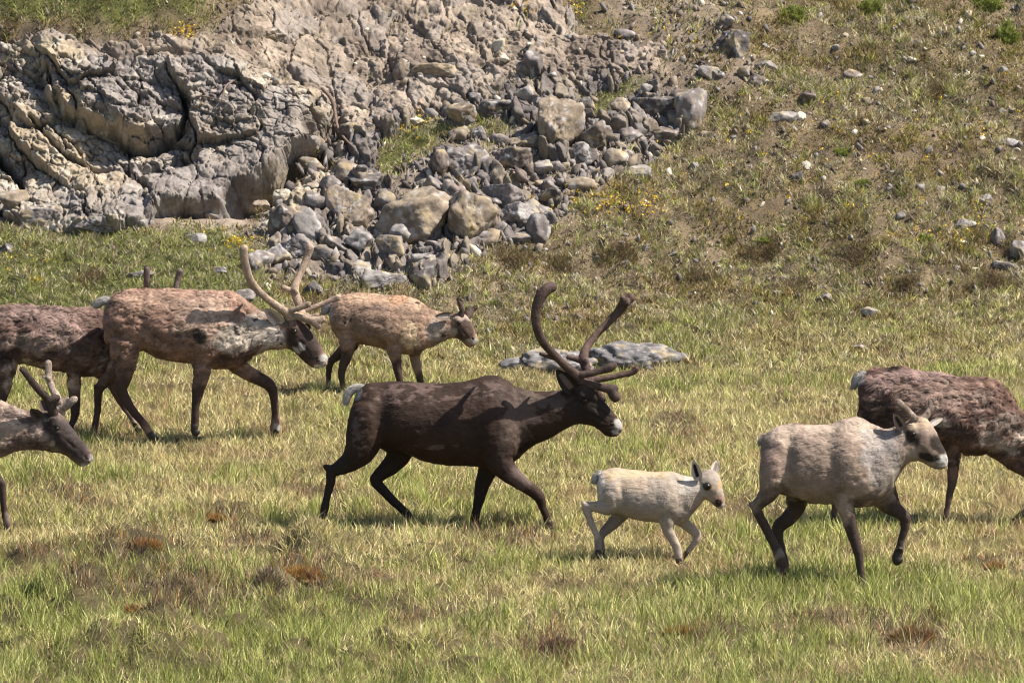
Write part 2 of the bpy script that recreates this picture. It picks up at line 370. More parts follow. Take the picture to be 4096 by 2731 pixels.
BIG = [
 (2203, 470, 265, 205, 't', 'largest tan and grey boulder of the scree, upright block near its top'),
 (2621, 405, 200, 160, 'd', 'dark grey pyramid boulder at the upper right of the scree'),
 (2770, 425, 140, 165, 'g', 'upright grey boulder leaning right of the dark pyramid boulder'),
 (1860, 622, 190, 155, 'g', 'rounded grey boulder in mid scree just right of the green strip'),
 (1765, 650, 105, 120, 'b', 'brownish boulder tucked against the left of the rounded grey boulder'),
 (1985, 430, 195, 130, 'd', 'dark flat sided slab left of the largest tan boulder'),
 (2098, 378, 120, 80, 'p', 'pale slab lying on top between dark slab and largest boulder'),
 (1455, 705, 150, 135, 'd', 'dark boulder perched above the shadowed gap left of the lichen slab'),
 (1385, 825, 210, 200, 't', 'broken tan slab to the left of the shadowed gap'),
 (1650, 850, 330, 340, 't', 'big tan lichen covered slab in the lower scree'),
 (1875, 845, 230, 240, 't', 'rough tan slab against the right side of the lichen slab'),
 (2020, 780, 175, 110, 'g', 'grey block resting above the pale tilted slab of the scree'),
 (2068, 850, 165, 140, 'p', 'pale smooth tilted slab at the lower right of the scree'),
 (2200, 875, 95, 110, 'g', 'grey block at the bottom right corner of the scree'),
 (2195, 785, 130, 85, 'd', 'dark rounded rock right of the pale tilted slab'),
 (2195, 735, 90, 60, 'g', 'small rounded grey rock stacked on the dark rounded rock'),
 (2140, 920, 120, 150, 'g', 'long grey rock standing below the pale tilted slab'),
 (2320, 620, 150, 105, 'd', 'dark block in a hollow below the grey scree stones'),
 (2385, 545, 165, 150, 'b', 'brown grey pointed boulder beneath the dark pyramid boulder'),
 (2310, 590, 95, 90, 'p', 'pale pointed stone left of the brown grey boulder'),
 (2180, 660, 100, 95, 'p', 'pale grey stone under the largest tan boulder'),
 (2100, 560, 220, 80, 't', 'layered tan rock right under the largest tan boulder'),
 (2050, 630, 150, 130, 'b', 'brown block with rubble round it in the scree centre'),
 (1915, 530, 75, 55, 'p', 'small pale stone above the rounded grey boulder'),
 (1692, 1085, 125, 135, 'd', 'dark upright boulder behind the tan caribou with short antlers'),
 (1535, 1115, 185, 95, 'p', 'pale split rock on the grass behind the tan caribou'),
 (1262, 1158, 125, 75, 'd', 'dark rock with a white end beside the pale antlers of the brown bull'),
 (1150, 875, 160, 130, 'b', 'brown grey block below the right end of the cliff'),
 (1205, 985, 170, 110, 'g', 'grey block between the two pale antlers of the brown bull'),
 (1025, 1045, 140, 110, 'g', 'grey boulder right beside the nearer pale antler tip'),
 (1115, 1010, 120, 120, 'p', 'pale grey block near the lower left end of the scree'),
 (1360, 1060, 110, 65, 'd', 'dark low rock at the left foot of the scree'),
 (1445, 955, 135, 80, 'p', 'smooth pale flat stone below the lichen slab on its left'),
 (1325, 975, 130, 85, 'g', 'grey stone left of the smooth pale flat stone'),
 (1230, 900, 120, 150, 'p', 'pale whitish block under the broken tan slab'),
 (1560, 975, 120, 100, 'g', 'grey stone at the bottom edge of the lichen slab'),
 (1700, 1030, 110, 80, 'p', 'pale stones piece below the lichen slab on its right'),
 (1950, 950, 120, 60, 'g', 'flat grey stone low in the rubble at the scree foot'),
 (2925, 172, 145, 120, 'd', 'dark boulder with a bright face standing alone on the upper slope'),
 (2905, 82, 105, 75, 'g', 'grey rock just above the lone dark boulder'),
 (1994, 182, 82, 62, 'c', 'cream coloured rock high on the bare soil'),
 (2133, 245, 75, 110, 'g', 'upright grey rock right of the cream rock'),
 (1735, 275, 210, 75, 't', 'flat tan ledge rock jutting from the bare soil'),
 (1620, 285, 110, 110, 't', 'tan block at the left of the flat ledge rock'),
 (1071, 128, 165, 75, 't', 'flat tan rock jutting from the soil above the cliff'),
 (2010, 232, 55, 40, 'c', 'small cream stone under the cream coloured rock'),
 (1650, 480, 90, 55, 'c', 'pale yellowish stone at the upper edge of the green strip'),
 (1850, 440, 130, 70, 't', 'long tan rock above the green strip'),
 (2839, 285, 95, 60, 'p', 'pale flat rock below the lone dark boulder'),
 (3040, 322, 95, 60, 'b', 'brown grey rock sunk in the heath of the upper slope'),
 (3070, 262, 100, 55, 'g', 'grey flat stones below and right of the lone dark boulder'),
 (3413, 300, 78, 55, 'b', 'rounded brownish rock alone on the upper right heath'),
 (2560, 690, 105, 60, 'p', 'pale rock at the right edge of the scree by the yellow flowers'),
 (2660, 535, 190, 85, 'b', 'dark brown flat slab under the two upright boulders'),
 (2520, 545, 110, 80, 'g', 'grey block left of the dark brown flat slab'),
 (2480, 420, 90, 60, 't', 'tan stone left of the dark pyramid boulder'),
 (3130, 470, 130, 50, 'p', 'flat pale broken stones on the mid heath'),
 (3205, 462, 50, 35, 'c', 'small bright stone at the right of the flat pale stones'),
 (3195, 712, 62, 60, 'd', 'small dark rock on the mid right heath'),
 (3230, 660, 48, 35, 'c', 'small white stone above the small dark rock'),
 (3230, 380, 75, 70, 'b', 'brown grey stone among the heath between flat stones and lone rock'),
 (3945, 800, 62, 48, 'p', 'pale pointed rock near the right edge of the picture'),
 (3990, 950, 68, 88, 'g', 'grey fin shaped rock near the right edge'),
 (4080, 1000, 75, 85, 'g', 'grey rock cut off by the right edge beside the fin shaped rock'),
 (3857, 897, 100, 45, 'p', 'flat pale rock above the fin shaped rock'),
 (4010, 1060, 110, 45, 'd', 'dark low rock under the fin shaped rock'),
 (3300, 1192, 82, 55, 'b', 'brown low rock on the lower heath'),
 (3483, 1245, 95, 42, 'p', 'pale low stones right of the brown low rock'),
 (3445, 1385, 75, 38, 'p', 'small grey stone in the grass above the brown caribou'),
 (4045, 578, 80, 50, 'p', 'pale rubble at the far right of the heath'),
 (2580, 985, 40, 38, 'g', 'small round grey stone on grass below the yellow flowers'),
 (2690, 1015, 85, 24, 'g', 'thin flat grey stone in the lower heath'),
 (2070, 950, 130, 55, 'g', 'flat grey slab lying at the scree foot'),
 (25, 995, 105, 62, 'd', 'dark rock at the left edge on the green bench'),
 (785, 950, 95, 55, 'p', 'pale flat rock on the green bench under the ledge'),
 (183, 855, 200, 110, 'g', 'grey block at the foot of the cliff near the left edge'),
 (400, 885, 225, 62, 'g', 'long low grey slab at the foot of the cliff'),
 (557, 890, 50, 34, 'p', 'small smooth pale stone at the end of the long low slab'),
 (55, 800, 130, 80, 't', 'tan block at the cliff foot by the left edge'),
 (975, 1180, 100, 55, 'g', 'grey rock on the green bench behind the brown bull withers'),
 (566, 1100, 130, 46, 'g', 'grey low rock behind the dark antler tips'),
 (868, 1078, 75, 32, 'd', 'dark low stone on the bench left of the pale antlers'),
 (1130, 780, 80, 55, 'c', 'cream stone at the right end of the cliff shadow'),
 (1040, 815, 75, 50, 't', 'tan stone under the cliff overhang end'),
 (1250, 740, 70, 50, 't', 'tan stone below the dark hole in the slope'),
 (1400, 515, 95, 80, 'b', 'brown rock over the dark hole in the slope'),
]
for (px, py, wp, hp, t, lab) in BIG:
    place_rock('boulder' if wp > 150 else 'rock', px, py, wp*1.06, hp*1.08, t, 5 if wp > 140 else 4, lab, 'rocks and boulders of the hillside', R, rough=.05)
place_rock('rock', 2205, 1448, 420, 135, 'o', 5, 'low pale grey outcrop in the meadow under the left antler beam of the dark bull', 'low outcrops of the meadow', np.random.default_rng(83), sink=.42, rough=.3)
place_rock('rock', 2520, 1425, 480, 160, 'o', 5, 'long low grey outcrop in the meadow right behind the dark bull antlers', 'low outcrops of the meadow', np.random.default_rng(84), sink=.42, rough=.3)
cnt = 0
while cnt < 225:
    px, py = R.uniform(900, 4090), R.uniform(0, 1180)
    p = hit(px, py); dd = cover(p[None]); k = R.uniform()
    if k < dd['scree'][0]*.6: s = 34+80*R.uniform()**1.8; reg = 'scree'
    elif k < dd['soil'][0]*.35+dd['scree'][0]*.6: s = 16+26*R.uniform()**2; reg = 'bare soil'
    elif k < dd['tundra'][0]*(.25+.55*(px > 2900 and py < 700)): s = 18+26*R.uniform()**2; reg = 'heath'
    else: continue
    t = R.choice(list('ggpdbt') if reg == 'scree' else list('ggpptc'))
    word = {'g': 'grey', 'p': 'pale grey', 'd': 'dark grey', 'b': 'brownish', 't': 'tan', 'c': 'cream'}[t]
    size = 'fist sized' if s < 32 else 'head sized'
    where = 'scree' if reg == 'scree' else reg
    place_rock('stone', px, py, s*R.uniform(.9, 1.5), s*R.uniform(.6, 1.0), t, 3, '%s %s angular stone lying on the %s' % (size, word, where), '%s %s stones on the %s' % (size, word, where), R)
    cnt += 1
# gravel: too many to count
def scatter(n, y0, y1, x0=-6.9, x1=6.9, seed=0):
    r = np.random.default_rng(seed); x = r.uniform(x0, x1, n); y = r.uniform(y0, y1, n)
    hw = (y+60)*(PW/2/FOC)+.7; k = np.abs(x) < hw; return x[k], y[k]
def gravel():
    x, y = scatter(110000, 8, 24, seed=3); P = np.stack([x, y, hgt(x, y)], -1); d = cover(P); r = np.random.default_rng(8)
    k = r.uniform(size=len(x)) < (.5*d['scree']+.85*d['soil']+.16*d['tundra']+.03*d['green']); P = P[k]; d = {a: b[k] for a, b in d.items()}
    n = len(P); V, F = ICO[1]; V = V.copy()
    s = (.010+.045*r.uniform(size=n)**3)*(1+.8*d['scree']); A = r.uniform(.45, 1.35, (n, 3)); A[:, 2] *= .8
    qa = r.normal(size=(n, 3, 3)); Qm = np.linalg.qr(qa)[0]; Qm = .6*Qm+.4*np.eye(3)
    W = np.einsum('nij,nvj->nvi', Qm, V[None]*(1+.38*r.uniform(-1, 1, (n, len(V), 1)))*A[:, None])*1.25*s[:, None, None]+P[:, None]+np.array([0, 0, .3])*s[:, None, None]
    pal = np.array([TINT['g'], TINT['p'], TINT['t'], TINT['c'], TINT['b'], TINT['d']]); C = pal[r.choice(6, n, p=[.28, .24, .2, .06, .14, .08])]*r.uniform(.75, 1.2, (n, 1)); C = np.where((r.uniform(size=n) < .55*d['soil'])[:, None], C_soil*r.uniform(.6, 1.2, (n, 1)), C)
    FF = (F[None]+(np.arange(n)*len(V))[:, None, None]).reshape(-1, 3)
    tag(mesh('gravel', W.reshape(-1, 3), [FF], np.repeat(C, len(V), 0), M_rock, smooth=False), 'loose gravel over the hillside', 'gravel', None, 'stuff')
gravel()

# ------------------------------------------------------------------ grass and other ground cover
def blades(name, P, h, wd, C, lean, r, label, cat, kind='stuff', curl=.6, mat=None, parent=None):
    n = len(P); a = r.uniform(0, 2*math.pi, n); b = r.uniform(0, 2*math.pi, n)
    L = np.stack([np.cos(a)*lean, np.sin(a)*lean, np.ones(n)], -1); L /= np.linalg.norm(L, axis=1)[:, None]
    bend = np.stack([np.cos(a+r.normal(0, .8, n)), np.sin(a+r.normal(0, .8, n)), -.35*np.ones(n)], -1)*(curl*r.uniform(.2, 1.3, n))[:, None]
    S = np.stack([np.cos(b), np.sin(b)*.5, np.zeros(n)], -1)*wd[:, None]/2
    m1 = P+L*h[:, None]*.5+bend*h[:, None]*.12; tp = P+L*h[:, None]+bend*h[:, None]*.55
    V = np.stack([P-S, P+S, m1-S*.85, m1+S*.85, tp], 1).reshape(-1, 3)
    i = np.arange(n)*5
    Q = np.stack([i, i+1, i+3, i+2], -1); T = np.stack([i+2, i+3, i+4], -1)
    Cv = np.repeat(C, 5, 0)
    return tag(mesh(name, V, [Q, T], Cv, mat or M_grass, parent, smooth=False), label, cat, None, kind)
DEAD = [(1200, 2310, 190, 110), (560, 2195, 260, 85), (740, 2365, 330, 100), (330, 2330, 160, 60), (1000, 2180, 160, 50), (900, 2085, 150, 50), (130, 2220, 190, 50), (2225, 2590, 150, 85), (3660, 2550, 190, 85), (2060, 2160, 240, 50), (250, 1980, 160, 50), (1250, 1990, 120, 40), (3300, 2480, 200, 40), (2850, 2540, 170, 40), (1700, 2480, 160, 40), (3050, 2060, 140, 40), (1500, 2330, 90, 40), (3950, 2270, 120, 50), (3600, 1760, 200, 40), (2700, 1700, 150, 30)]
def deadness(P):
    px, py = proj(P); px = px+70*noise(P, 2.5, 401)+40*noise(P, 7, 402); py = py+40*noise(P, 2.5, 403)+22*noise(P, 7, 404); out = np.zeros(len(P))
    for a, b, c, e in DEAD: out = np.maximum(out, 1-sst(.4, 1.2, np.hypot((px-a)/c, (py-b)/e)))
    return out
def meadow():
    r = np.random.default_rng(21); x, y = scatter(1000000, -9.6, 13.5, seed=22)
    P = np.stack([x, y, hgt(x, y)-.005], -1); d = cover(P)
    cl = n2(x, y, 5.0, 51, 2); big = n2(x, y, .55, 52, 3); st = n2(x, y, 1.6, 53, 3)
    k = r.uniform(size=len(x)) < d['meadow']*(.45+.9*sst(-.3, .25, cl))*.4*np.clip(1+9*(hgt(x, y+.06)-hgt(x, y-.06))/.12, .9, 2.5); P, cl, big, st = P[k], cl[k], big[k], st[k]; n = len(P)
    y = P[:, 1]; fore = 1-sst(-5.0, -.8, y+1.4*n2(P[:, 0], y, .5, 54, 2))
    fgreen = np.clip(.05+.36*fore+.7*big+.5*cl, .02, .85)
    isg = r.uniform(size=n) < fgreen
    straw = np.array([[.76, .65, .31], [.84, .75, .42], [.64, .54, .26], [.68, .65, .27], [.50, .37, .18]]); green = np.array([[.39, .43, .10], [.50, .53, .16], [.23, .28, .06], [.61, .62, .24], [.44, .48, .16]])
    C = np.where(isg[:, None], green[r.integers(0, 5, n)], straw[r.integers(0, 5, n)])*r.uniform(.5, 1.2, (n, 1))
    dd = deadness(P); isd = r.uniform(size=n) < dd*.85
    rust = np.array([[.42, .2, .06], [.55, .45, .28], [.22, .15, .10], [.30, .2, .12], [.5, .38, .22], [.16, .11, .09]]); C = np.where(isd[:, None], rust[r.integers(0, 6, n)]*r.uniform(.5, 1.15, (n, 1)), C)
    red = sst(.2, .45, st)*(~isg)*.6; C = mix(C, np.array([.38, .25, .15]), red[:, None])
    dark = sst(.18, .5, n2(P[:, 0], y, 2.2, 57, 3))[:, None]; C = C*(1-.3*dark)
    h = np.where(isg, r.uniform(.07, .16, n)*(1+.1*fore), r.uniform(.05, .13, n))*(1+.6*cl); h = np.maximum(h, .03)
    far = sst(4, 12, y); h *= 1-.4*far; h *= 1-.45*dd*(~isg)
    lean = np.where(isg, np.abs(r.normal(0, .4, n)), np.abs(r.normal(0, 1.1, n)))
    wd = r.uniform(.005, .010, n)*(1-.1*fore)
    blades('meadow_grass', P, h, wd, C, lean, r, 'dry straw and green meadow grass under the herd', 'grass')
meadow()
def heath():
    r = np.random.default_rng(31); x, y = scatter(1250000, 8.5, 24, seed=32)
    P = np.stack([x, y, hgt(x, y)-.004], -1); d = cover(P)
    cl = n2(x, y, 4.0, 61, 3); big = n2(x, y, .8, 62, 3)
    dens = d['tundra']*(.8+.4*sst(-.25, .25, cl))+d['green']*1.1+.16*d['soil']*sst(.0, .25, cl)+.10*d['scree']+.5*d['meadow']*(y > 9)
    k = r.uniform(size=len(x)) < dens; P = P[k]; n = len(P); cl = cl[k]; big = big[k]; g = d['green'][k]
    pal = np.array([[.46, .38, .18], [.54, .46, .24], [.28, .27, .09], [.13, .10, .06], [.32, .28, .21], [.54, .49, .33], [.33, .34, .11], [.20, .16, .09]])
    gp = np.array([[.18, .23, .05], [.25, .29, .08], [.30, .29, .10], [.36, .30, .15], [.13, .16, .05], [.3, .26, .2]])
    cid = np.floor(P[:, :2]*14).astype(int); ch = (_h(cid[:, 0]+999, cid[:, 1]+999, 0*cid[:, 0]) % 1009)/1009.
    ci = np.where(r.uniform(size=n) < .6, np.clip((ch*8).astype(int), 0, 7), r.integers(0, 8, n))
    C = np.where((r.uniform(size=n) < g*.55+.28*sst(-.1, .35, big))[:, None], gp[r.integers(0, 6, n)], pal[ci])*(.55+.75*ch[:, None])*r.uniform(.7, 1.3, (n, 1))
    patch = sst(.1, .4, n2(P[:, 0], P[:, 1], 1.4, 66, 3))[:, None]; C = mix(C, C*np.array([.78, .71, .58]), patch*(1-g[:, None]))
    h = r.uniform(.02, .075, n)*(1+.9*cl)*(.5+ch); h = np.maximum(h, .012)
    blades('heath_plants', P, h, r.uniform(.007, .016, n), C, np.abs(r.normal(0, .9, n)), r, 'low brown and olive heath plants on the hillside', 'heath')
heath()
def flowers():
    r = np.random.default_rng(41); pts = []
    for (px, py, sx, sy, n) in ((2440, 815, 130, 35, 75), (2560, 840, 70, 25, 20), (1640, 500, 40, 20, 25), (740, 140, 25, 14, 22), (950, 985, 35, 10, 26), (2120, 20, 70, 30, 26), (2250, 40, 60, 30, 20), (950, 975, 60, 30, 12), (120, 1030, 60, 25, 10), (150, 1135, 16, 6, 10),
                                (2600, 130, 80, 40, 14), (3700, 960, 70, 20, 22), (4000, 420, 120, 100, 22), (3780, 900, 200, 60, 26), (3500, 700, 200, 100, 16), (2900, 560, 150, 80, 12), (3300, 400, 200, 100, 12), (3400, 850, 300, 100, 20)):
        for _ in range(n):
            a, b = r.normal(px, sx), r.normal(py, sy)
            if 0 < b < 1250: pts.append(hit(a, b))
    P = np.array(pts); n = len(P); k = 5
    c = np.repeat(P, k, 0)+r.normal(0, .012, (n*k, 3)); c[:, 2] += .05
    u = r.normal(size=(n*k, 3)); u /= np.linalg.norm(u, axis=1)[:, None]; v = np.cross(u, r.normal(size=(n*k, 3))); v /= np.linalg.norm(v, axis=1)[:, None]
    s = r.uniform(.006, .013, (n*k, 1)); V = np.stack([c-u*s, c+v*s, c+u*s, c-v*s], 1).reshape(-1, 3); i = np.arange(n*k)*4
    C = np.repeat(np.array([.72, .5, .05])*r.uniform(.7, 1.15, (n*k, 1)), 4, 0)
    tag(mesh('yellow_wildflowers', V, [np.stack([i, i+1, i+2, i+3], -1)], C, M_petal, smooth=False), 'tiny yellow wildflowers sprinkled over the heath', 'flowers', None, 'stuff')
flowers()

def tuft(name, px, py, wp, hp, cols, label, cat, group, r, hgt=.05, dens=9000, lean=.8, wid=.007, body=.6):
    """a plant cushion or moss hump: a lumpy dome with short blades standing on it, one mesh"""
    p = hit(px, py+hp*.25); s = np.linalg.norm(p-CAM)/FOC; a, b = wp*s/2, max(hp*s/2, .02)
    V, F = ICO[4]; sd = r.uniform(0, 99); V = V*(1+.5*fbm(V, 1.9, sd, 3)+.1*fbm(V, 7, sd, 2))[:, None]; S = np.array([a, a*.6, b*1.2*body])
    W = V*S; cols = np.array(cols); C0 = cols.mean(0)*.6*(1+.5*fbm(V, 3, sd))[:, None]
    n = int(min(12000, max(500, dens*a*a*6))); q = r.normal(size=(n, 3)); q[:, 2] = np.abs(q[:, 2]); q /= np.linalg.norm(q, axis=1)[:, None]
    P = q*(1+.5*fbm(q, 1.9, sd, 3))[:, None]*S; nn = q/S; nn /= np.linalg.norm(nn, axis=1)[:, None]
    h = r.uniform(.4, 1.2, n)*hgt; D = nn*.8+r.normal(0, lean*.5, (n, 3))+np.array([0, 0, .5]); D /= np.linalg.norm(D, axis=1)[:, None]
    side = np.cross(D, r.normal(size=(n, 3))); side /= np.linalg.norm(side, axis=1)[:, None]; side *= wid*r.uniform(.5, 1, (n, 1))/2
    B = np.stack([P-side, P+side, P+D*h[:, None]], 1).reshape(-1, 3); i = len(W)+np.arange(n)*3
    C = cols[r.integers(0, len(cols), n)]*r.uniform(.65, 1.25, (n, 1))
    o = mesh(name, np.vstack([W, B]), [F, np.stack([i, i+1, i+2], -1)], np.vstack([C0, np.repeat(C, 3, 0)]), M_grass, smooth=False)
    o.location = (p+np.array([0, a*.3, 0])).tolist(); return tag(o, label, cat, group)
def clump(name, px, py, wp, hp, cols, label, cat, group, r, hgt_=.09, n=2600):
    p = hit(px, py+hp*.2); s = np.linalg.norm(p-CAM)/FOC; a = wp*s/2; dp = max(hp*s*1.1, .08)
    k = r.integers(3, 7); cx_ = r.normal(0, .45, k)*a; cy_ = r.normal(0, .4, k)*dp; i = r.integers(0, k, n)
    x = p[0]+cx_[i]+r.normal(0, .3, n)*a; y = p[1]+cy_[i]+r.normal(0, .35, n)*dp
    C = np.array(cols)[r.integers(0, len(cols), n)]*r.uniform(.6, 1.3, (n, 1))
    o = blades(name, np.stack([x, y, hgt(x, y)-.01], -1)-p, r.uniform(.35, 1.1, n)*hgt_*r.uniform(.6, 1.2, k)[i], r.uniform(.006, .012, n), C, np.abs(r.normal(0, .8, n)), r, label, cat, None, .8)
    o.location = p.tolist(); o['group'] = group; return o
R2 = np.random.default_rng(9)
for (px, py, a, b, lab) in ((3178, 65, 85, 60, 'bright green cushion plant left of the other two at the top edge'), (3478, 38, 95, 70, 'bright green cushion plant in the middle of the top edge'),
        (3640, 8, 45, 24, 'tiny bright green cushion plant cut by the top edge'), (3950, 18, 110, 55, 'bright green cushion plant at the upper right by brown rubble'), (4030, 152, 100, 85, 'largest bright green cushion plant, near the right edge'),
        (3362, 612, 58, 28, 'small bright green cushion on the mid heath'), (3447, 738, 62, 26, 'small flat bright green cushion below the small one on the mid heath'),
        (3700, 965, 64, 42, 'yellow green cushion beside yellow flowers on the lower heath'), (3055, 968, 62, 18, 'thin green cushion above a dark heather clump'), (1972, 1218, 34, 22, 'small lime green cushion right of the tan caribou head')):
    tuft('cushion_plant', px, py, a, b, [(.24, .29, .06), (.30, .34, .08), (.2, .24, .06), (.36, .38, .12)], lab, 'plant', 'bright green cushion plants on the slope', R2, .035, 30000, .7, .009, 1.15)
for (px, py, a, b, lab) in ((3045, 1000, 95, 60, 'dark heather clump just under a thin green cushion'), (3370, 1040, 195, 62, 'wide dark heather clump on the lower heath'), (3180, 1148, 145, 62, 'dark reddish heather clump below the wide one'),
        (2480, 1000, 125, 55, 'brown heather clump above the dark bull antlers'), (2045, 1020, 140, 60, 'dark brown clump at the foot of the scree'), (3738, 366, 80, 78, 'round dark brown clump high on the right heath'),
        (2230, 1060, 120, 50, 'brown heather clump right of the dark brown clump at scree foot'), (3960, 1110, 160, 50, 'brown heather clump near the right edge'), (360, 1120, 150, 55, 'brown green clump on the bench behind the left caribou'),
        (3620, 1130, 120, 46, 'brown clump on the lower right heath'), (2800, 1110, 130, 44, 'low brown clump on heath right of the dark bull antlers')):
    clump('heather_clump', px, py, a, b, [(.12, .07, .05), (.20, .12, .08), (.28, .22, .12), (.17, .17, .06), (.34, .28, .17)], lab, 'shrub', 'dark heather clumps on the slope', R2)
ORG = [(.34, .15, .03), (.26, .10, .03), (.42, .24, .06), (.4, .33, .18)]
DRK = [(.10, .07, .05), (.17, .12, .10), (.25, .19, .12), (.3, .26, .14)]
for (px, py, a, b, cols, lab) in ((1200, 2300, 190, 120, ORG, 'rusty orange moss hummock left of centre in the foreground'), (575, 2185, 150, 62, ORG, 'orange and yellow moss hummock under the leftmost caribou nose'), (540, 2440, 80, 60, ORG, 'small orange moss hummock low on the left'),
        (860, 2075, 90, 40, ORG, 'small orange moss patch in grass behind the foreground rise'), (2225, 2590, 160, 110, [(.16, .07, .06), (.24, .13, .12), (.22, .16, .08), (.12, .07, .05)], 'purplish red moss hummock at the bottom centre'), (3650, 2545, 190, 95, [(.26, .12, .05), (.2, .12, .07), (.3, .24, .12)], 'reddish brown moss hummock at the bottom right'),
        (770, 2365, 330, 90, DRK, 'wide dark earthy hummock between two orange ones'), (590, 2235, 190, 80, DRK, 'dark grassy hump under the orange and yellow moss'), (1060, 2300, 120, 120, DRK, 'dark earthy hump on the left of the rusty moss'), (140, 2370, 130, 120, [(.06, .1, .03), (.1, .14, .04), (.07, .06, .04)], 'dark green grass tussock at the lower left edge'),
        (3985, 2270, 80, 40, ORG, 'orange moss patch under the grazing caribou hoof'), (2720, 2530, 120, 40, ORG, 'faint orange moss patch bottom right of the calf')):
    if cols is DRK: clump('moss_hummock', px, py, a, b, [(.12, .08, .07), (.2, .14, .12), (.45, .36, .22), (.3, .28, .12), (.09, .07, .06)], lab, 'moss', 'moss hummocks in the meadow', R2, .1, 3600)
    else: tuft('moss_hummock', px, py, a*.8, b*.6, cols, lab, 'moss', 'moss hummocks in the meadow', R2, .06, 16000, 1.1, .008, .8)

# ------------------------------------------------------------------ lofted tubes
def catmull(A, k):
    A = np.asarray(A, float); B = np.vstack([2*A[0]-A[1], A, 2*A[-1]-A[-2]]); out = []
    for i in range(1, len(B)-2):
        for t in np.arange(k)/k:
            p0, p1, p2, p3 = B[i-1], B[i], B[i+1], B[i+2]
            out.append(.5*(2*p1+(p2-p0)*t+(2*p0-5*p1+4*p2-p3)*t*t+(3*p1-p0-3*p2+p3)*t**3))
    out.append(A[-1]); return np.array(out)
def rings(cen, ax, ay, n=24, egg=0., cap=True):
    """cen,ax,ay: (m,3); closed tube with elliptic rings"""
    t = np.arange(n)*2*math.pi/n; c, s = np.cos(t), np.sin(t)
    V = cen[:, None]+ax[:, None]*c[None, :, None]+ay[:, None]*(s*(1-egg*c))[None, :, None]
    m = len(cen); V = V.reshape(-1, 3); i = np.arange(m*n).reshape(m, n); j = np.roll(i, -1, 1)
    F = np.stack([i[:-1], j[:-1], j[1:], i[1:]], -1).reshape(-1, 4)
    T = []; a, b = len(V), len(V)+1; V = np.vstack([V, cen[:1], cen[-1:]])
    T = np.vstack([np.stack([np.full(n, a), j[0], i[0]], -1), np.stack([np.full(n, b), i[-1], j[-1]], -1)])
    return V, F, T
def join(parts):
    V, F, T, o = [], [], [], 0
    for v, f, t in parts:
        V.append(v); F.append(f+o); T.append(t+o); o += len(v)
    return np.vstack(V), np.vstack(F), np.vstack(T)
def remesh(parts, vox, smooth=5):
    V, F, T = join(parts); o = mesh('tmp', V, [F, T])
    m = o.modifiers.new('r', 'REMESH'); m.mode = 'VOXEL'; m.voxel_size = vox
    s = o.modifiers.new('s', 'SMOOTH'); s.factor = .5; s.iterations = smooth
    dg = bpy.context.evaluated_depsgraph_get(); ev = o.evaluated_get(dg); me = ev.to_mesh()
    V = np.empty(len(me.vertices)*3, np.float32); me.vertices.foreach_get('co', V)
    N = np.empty(len(me.vertices)*3, np.float32); me.vertices.foreach_get('normal', N)
    L = np.empty(len(me.loops), np.int32); me.loops.foreach_get('vertex_index', L)
    tt = np.empty(len(me.polygons), np.int32); me.polygons.foreach_get('loop_total', tt)
    assert (tt == 4).all(); ev.to_mesh_clear(); me0 = o.data; bpy.data.objects.remove(o); bpy.data.meshes.remove(me0)
    return V.reshape(-1, 3).astype(float), N.reshape(-1, 3).astype(float), L.reshape(-1, 4)

class Beast:
    def __init__(s, tr, Y0):
        s.tr = tr; s.Y = Y0
    def w(s, x, y, dy=0.):
        ox, oy, k = s.tr; return atY(ox+np.asarray(x, float)*k, oy+np.asarray(y, float)*k, s.Y+np.asarray(dy, float))
    def m(s, r): return np.asarray(r, float)*s.tr[2]*(s.Y+60.4)/FOC
    def trunk(s, st, egg=.12, dy=None):
        """stations (xt,yt,xb,yb,half width[,dy])"""
        A = np.array([list(q)+[0]*(6-len(q)) for q in st], float); A = catmull(A, 5)
        T = s.w(A[:, 0], A[:, 1], A[:, 5]); B = s.w(A[:, 2], A[:, 3], A[:, 5]); c = (T+B)/2; ax = (T-B)/2
        ay = np.zeros_like(ax); ay[:, 1] = -np.maximum(A[:, 4], .01); return rings(c, ax, ay, 32, egg)
    def limb(s, ch, flat=.8, n=18, rnd=False):
        last = 0; q = []
        for p in ch:
            if len(p) > 3: last = p[3]
            q.append([p[0], p[1], p[2], last])
        else:
            e = np.array(q[0], float); nx_ = np.array(q[1], float); dd = e[:2]-nx_[:2]; dd /= np.linalg.norm(dd)+1e-9
            for f, g, h in ((.35, .85, .8), (.75, .5, .5)): q.insert(0, [e[0]+dd[0]*e[2]*f, e[1]+dd[1]*e[2]*f, e[2]*g, e[3]*h])
        if rnd:
            e = np.array(q[-1], float); pv = np.array(q[-2], float); dd = e[:2]-pv[:2]; dd /= np.linalg.norm(dd)+1e-9
            for f, g in ((.45, .88), (.8, .55), (.95, .2)): q.append([e[0]+dd[0]*e[2]*f, e[1]+dd[1]*e[2]*f, e[2]*g, e[3]])
        A = catmull(np.array(q, float), 4); c = s.w(A[:, 0], A[:, 1], A[:, 3]); r = s.m(A[:, 2])
        t = np.gradient(c, axis=0); t /= np.linalg.norm(t, axis=1)[:, None]+1e-9
        ax = np.cross(t, np.array([0, 1., 0])); ax /= np.linalg.norm(ax, axis=1)[:, None]+1e-9; ay = np.cross(ax, t)
        return rings(c, ax*r[:, None], -ay*(r*flat)[:, None], n)
HAIRS = 38000
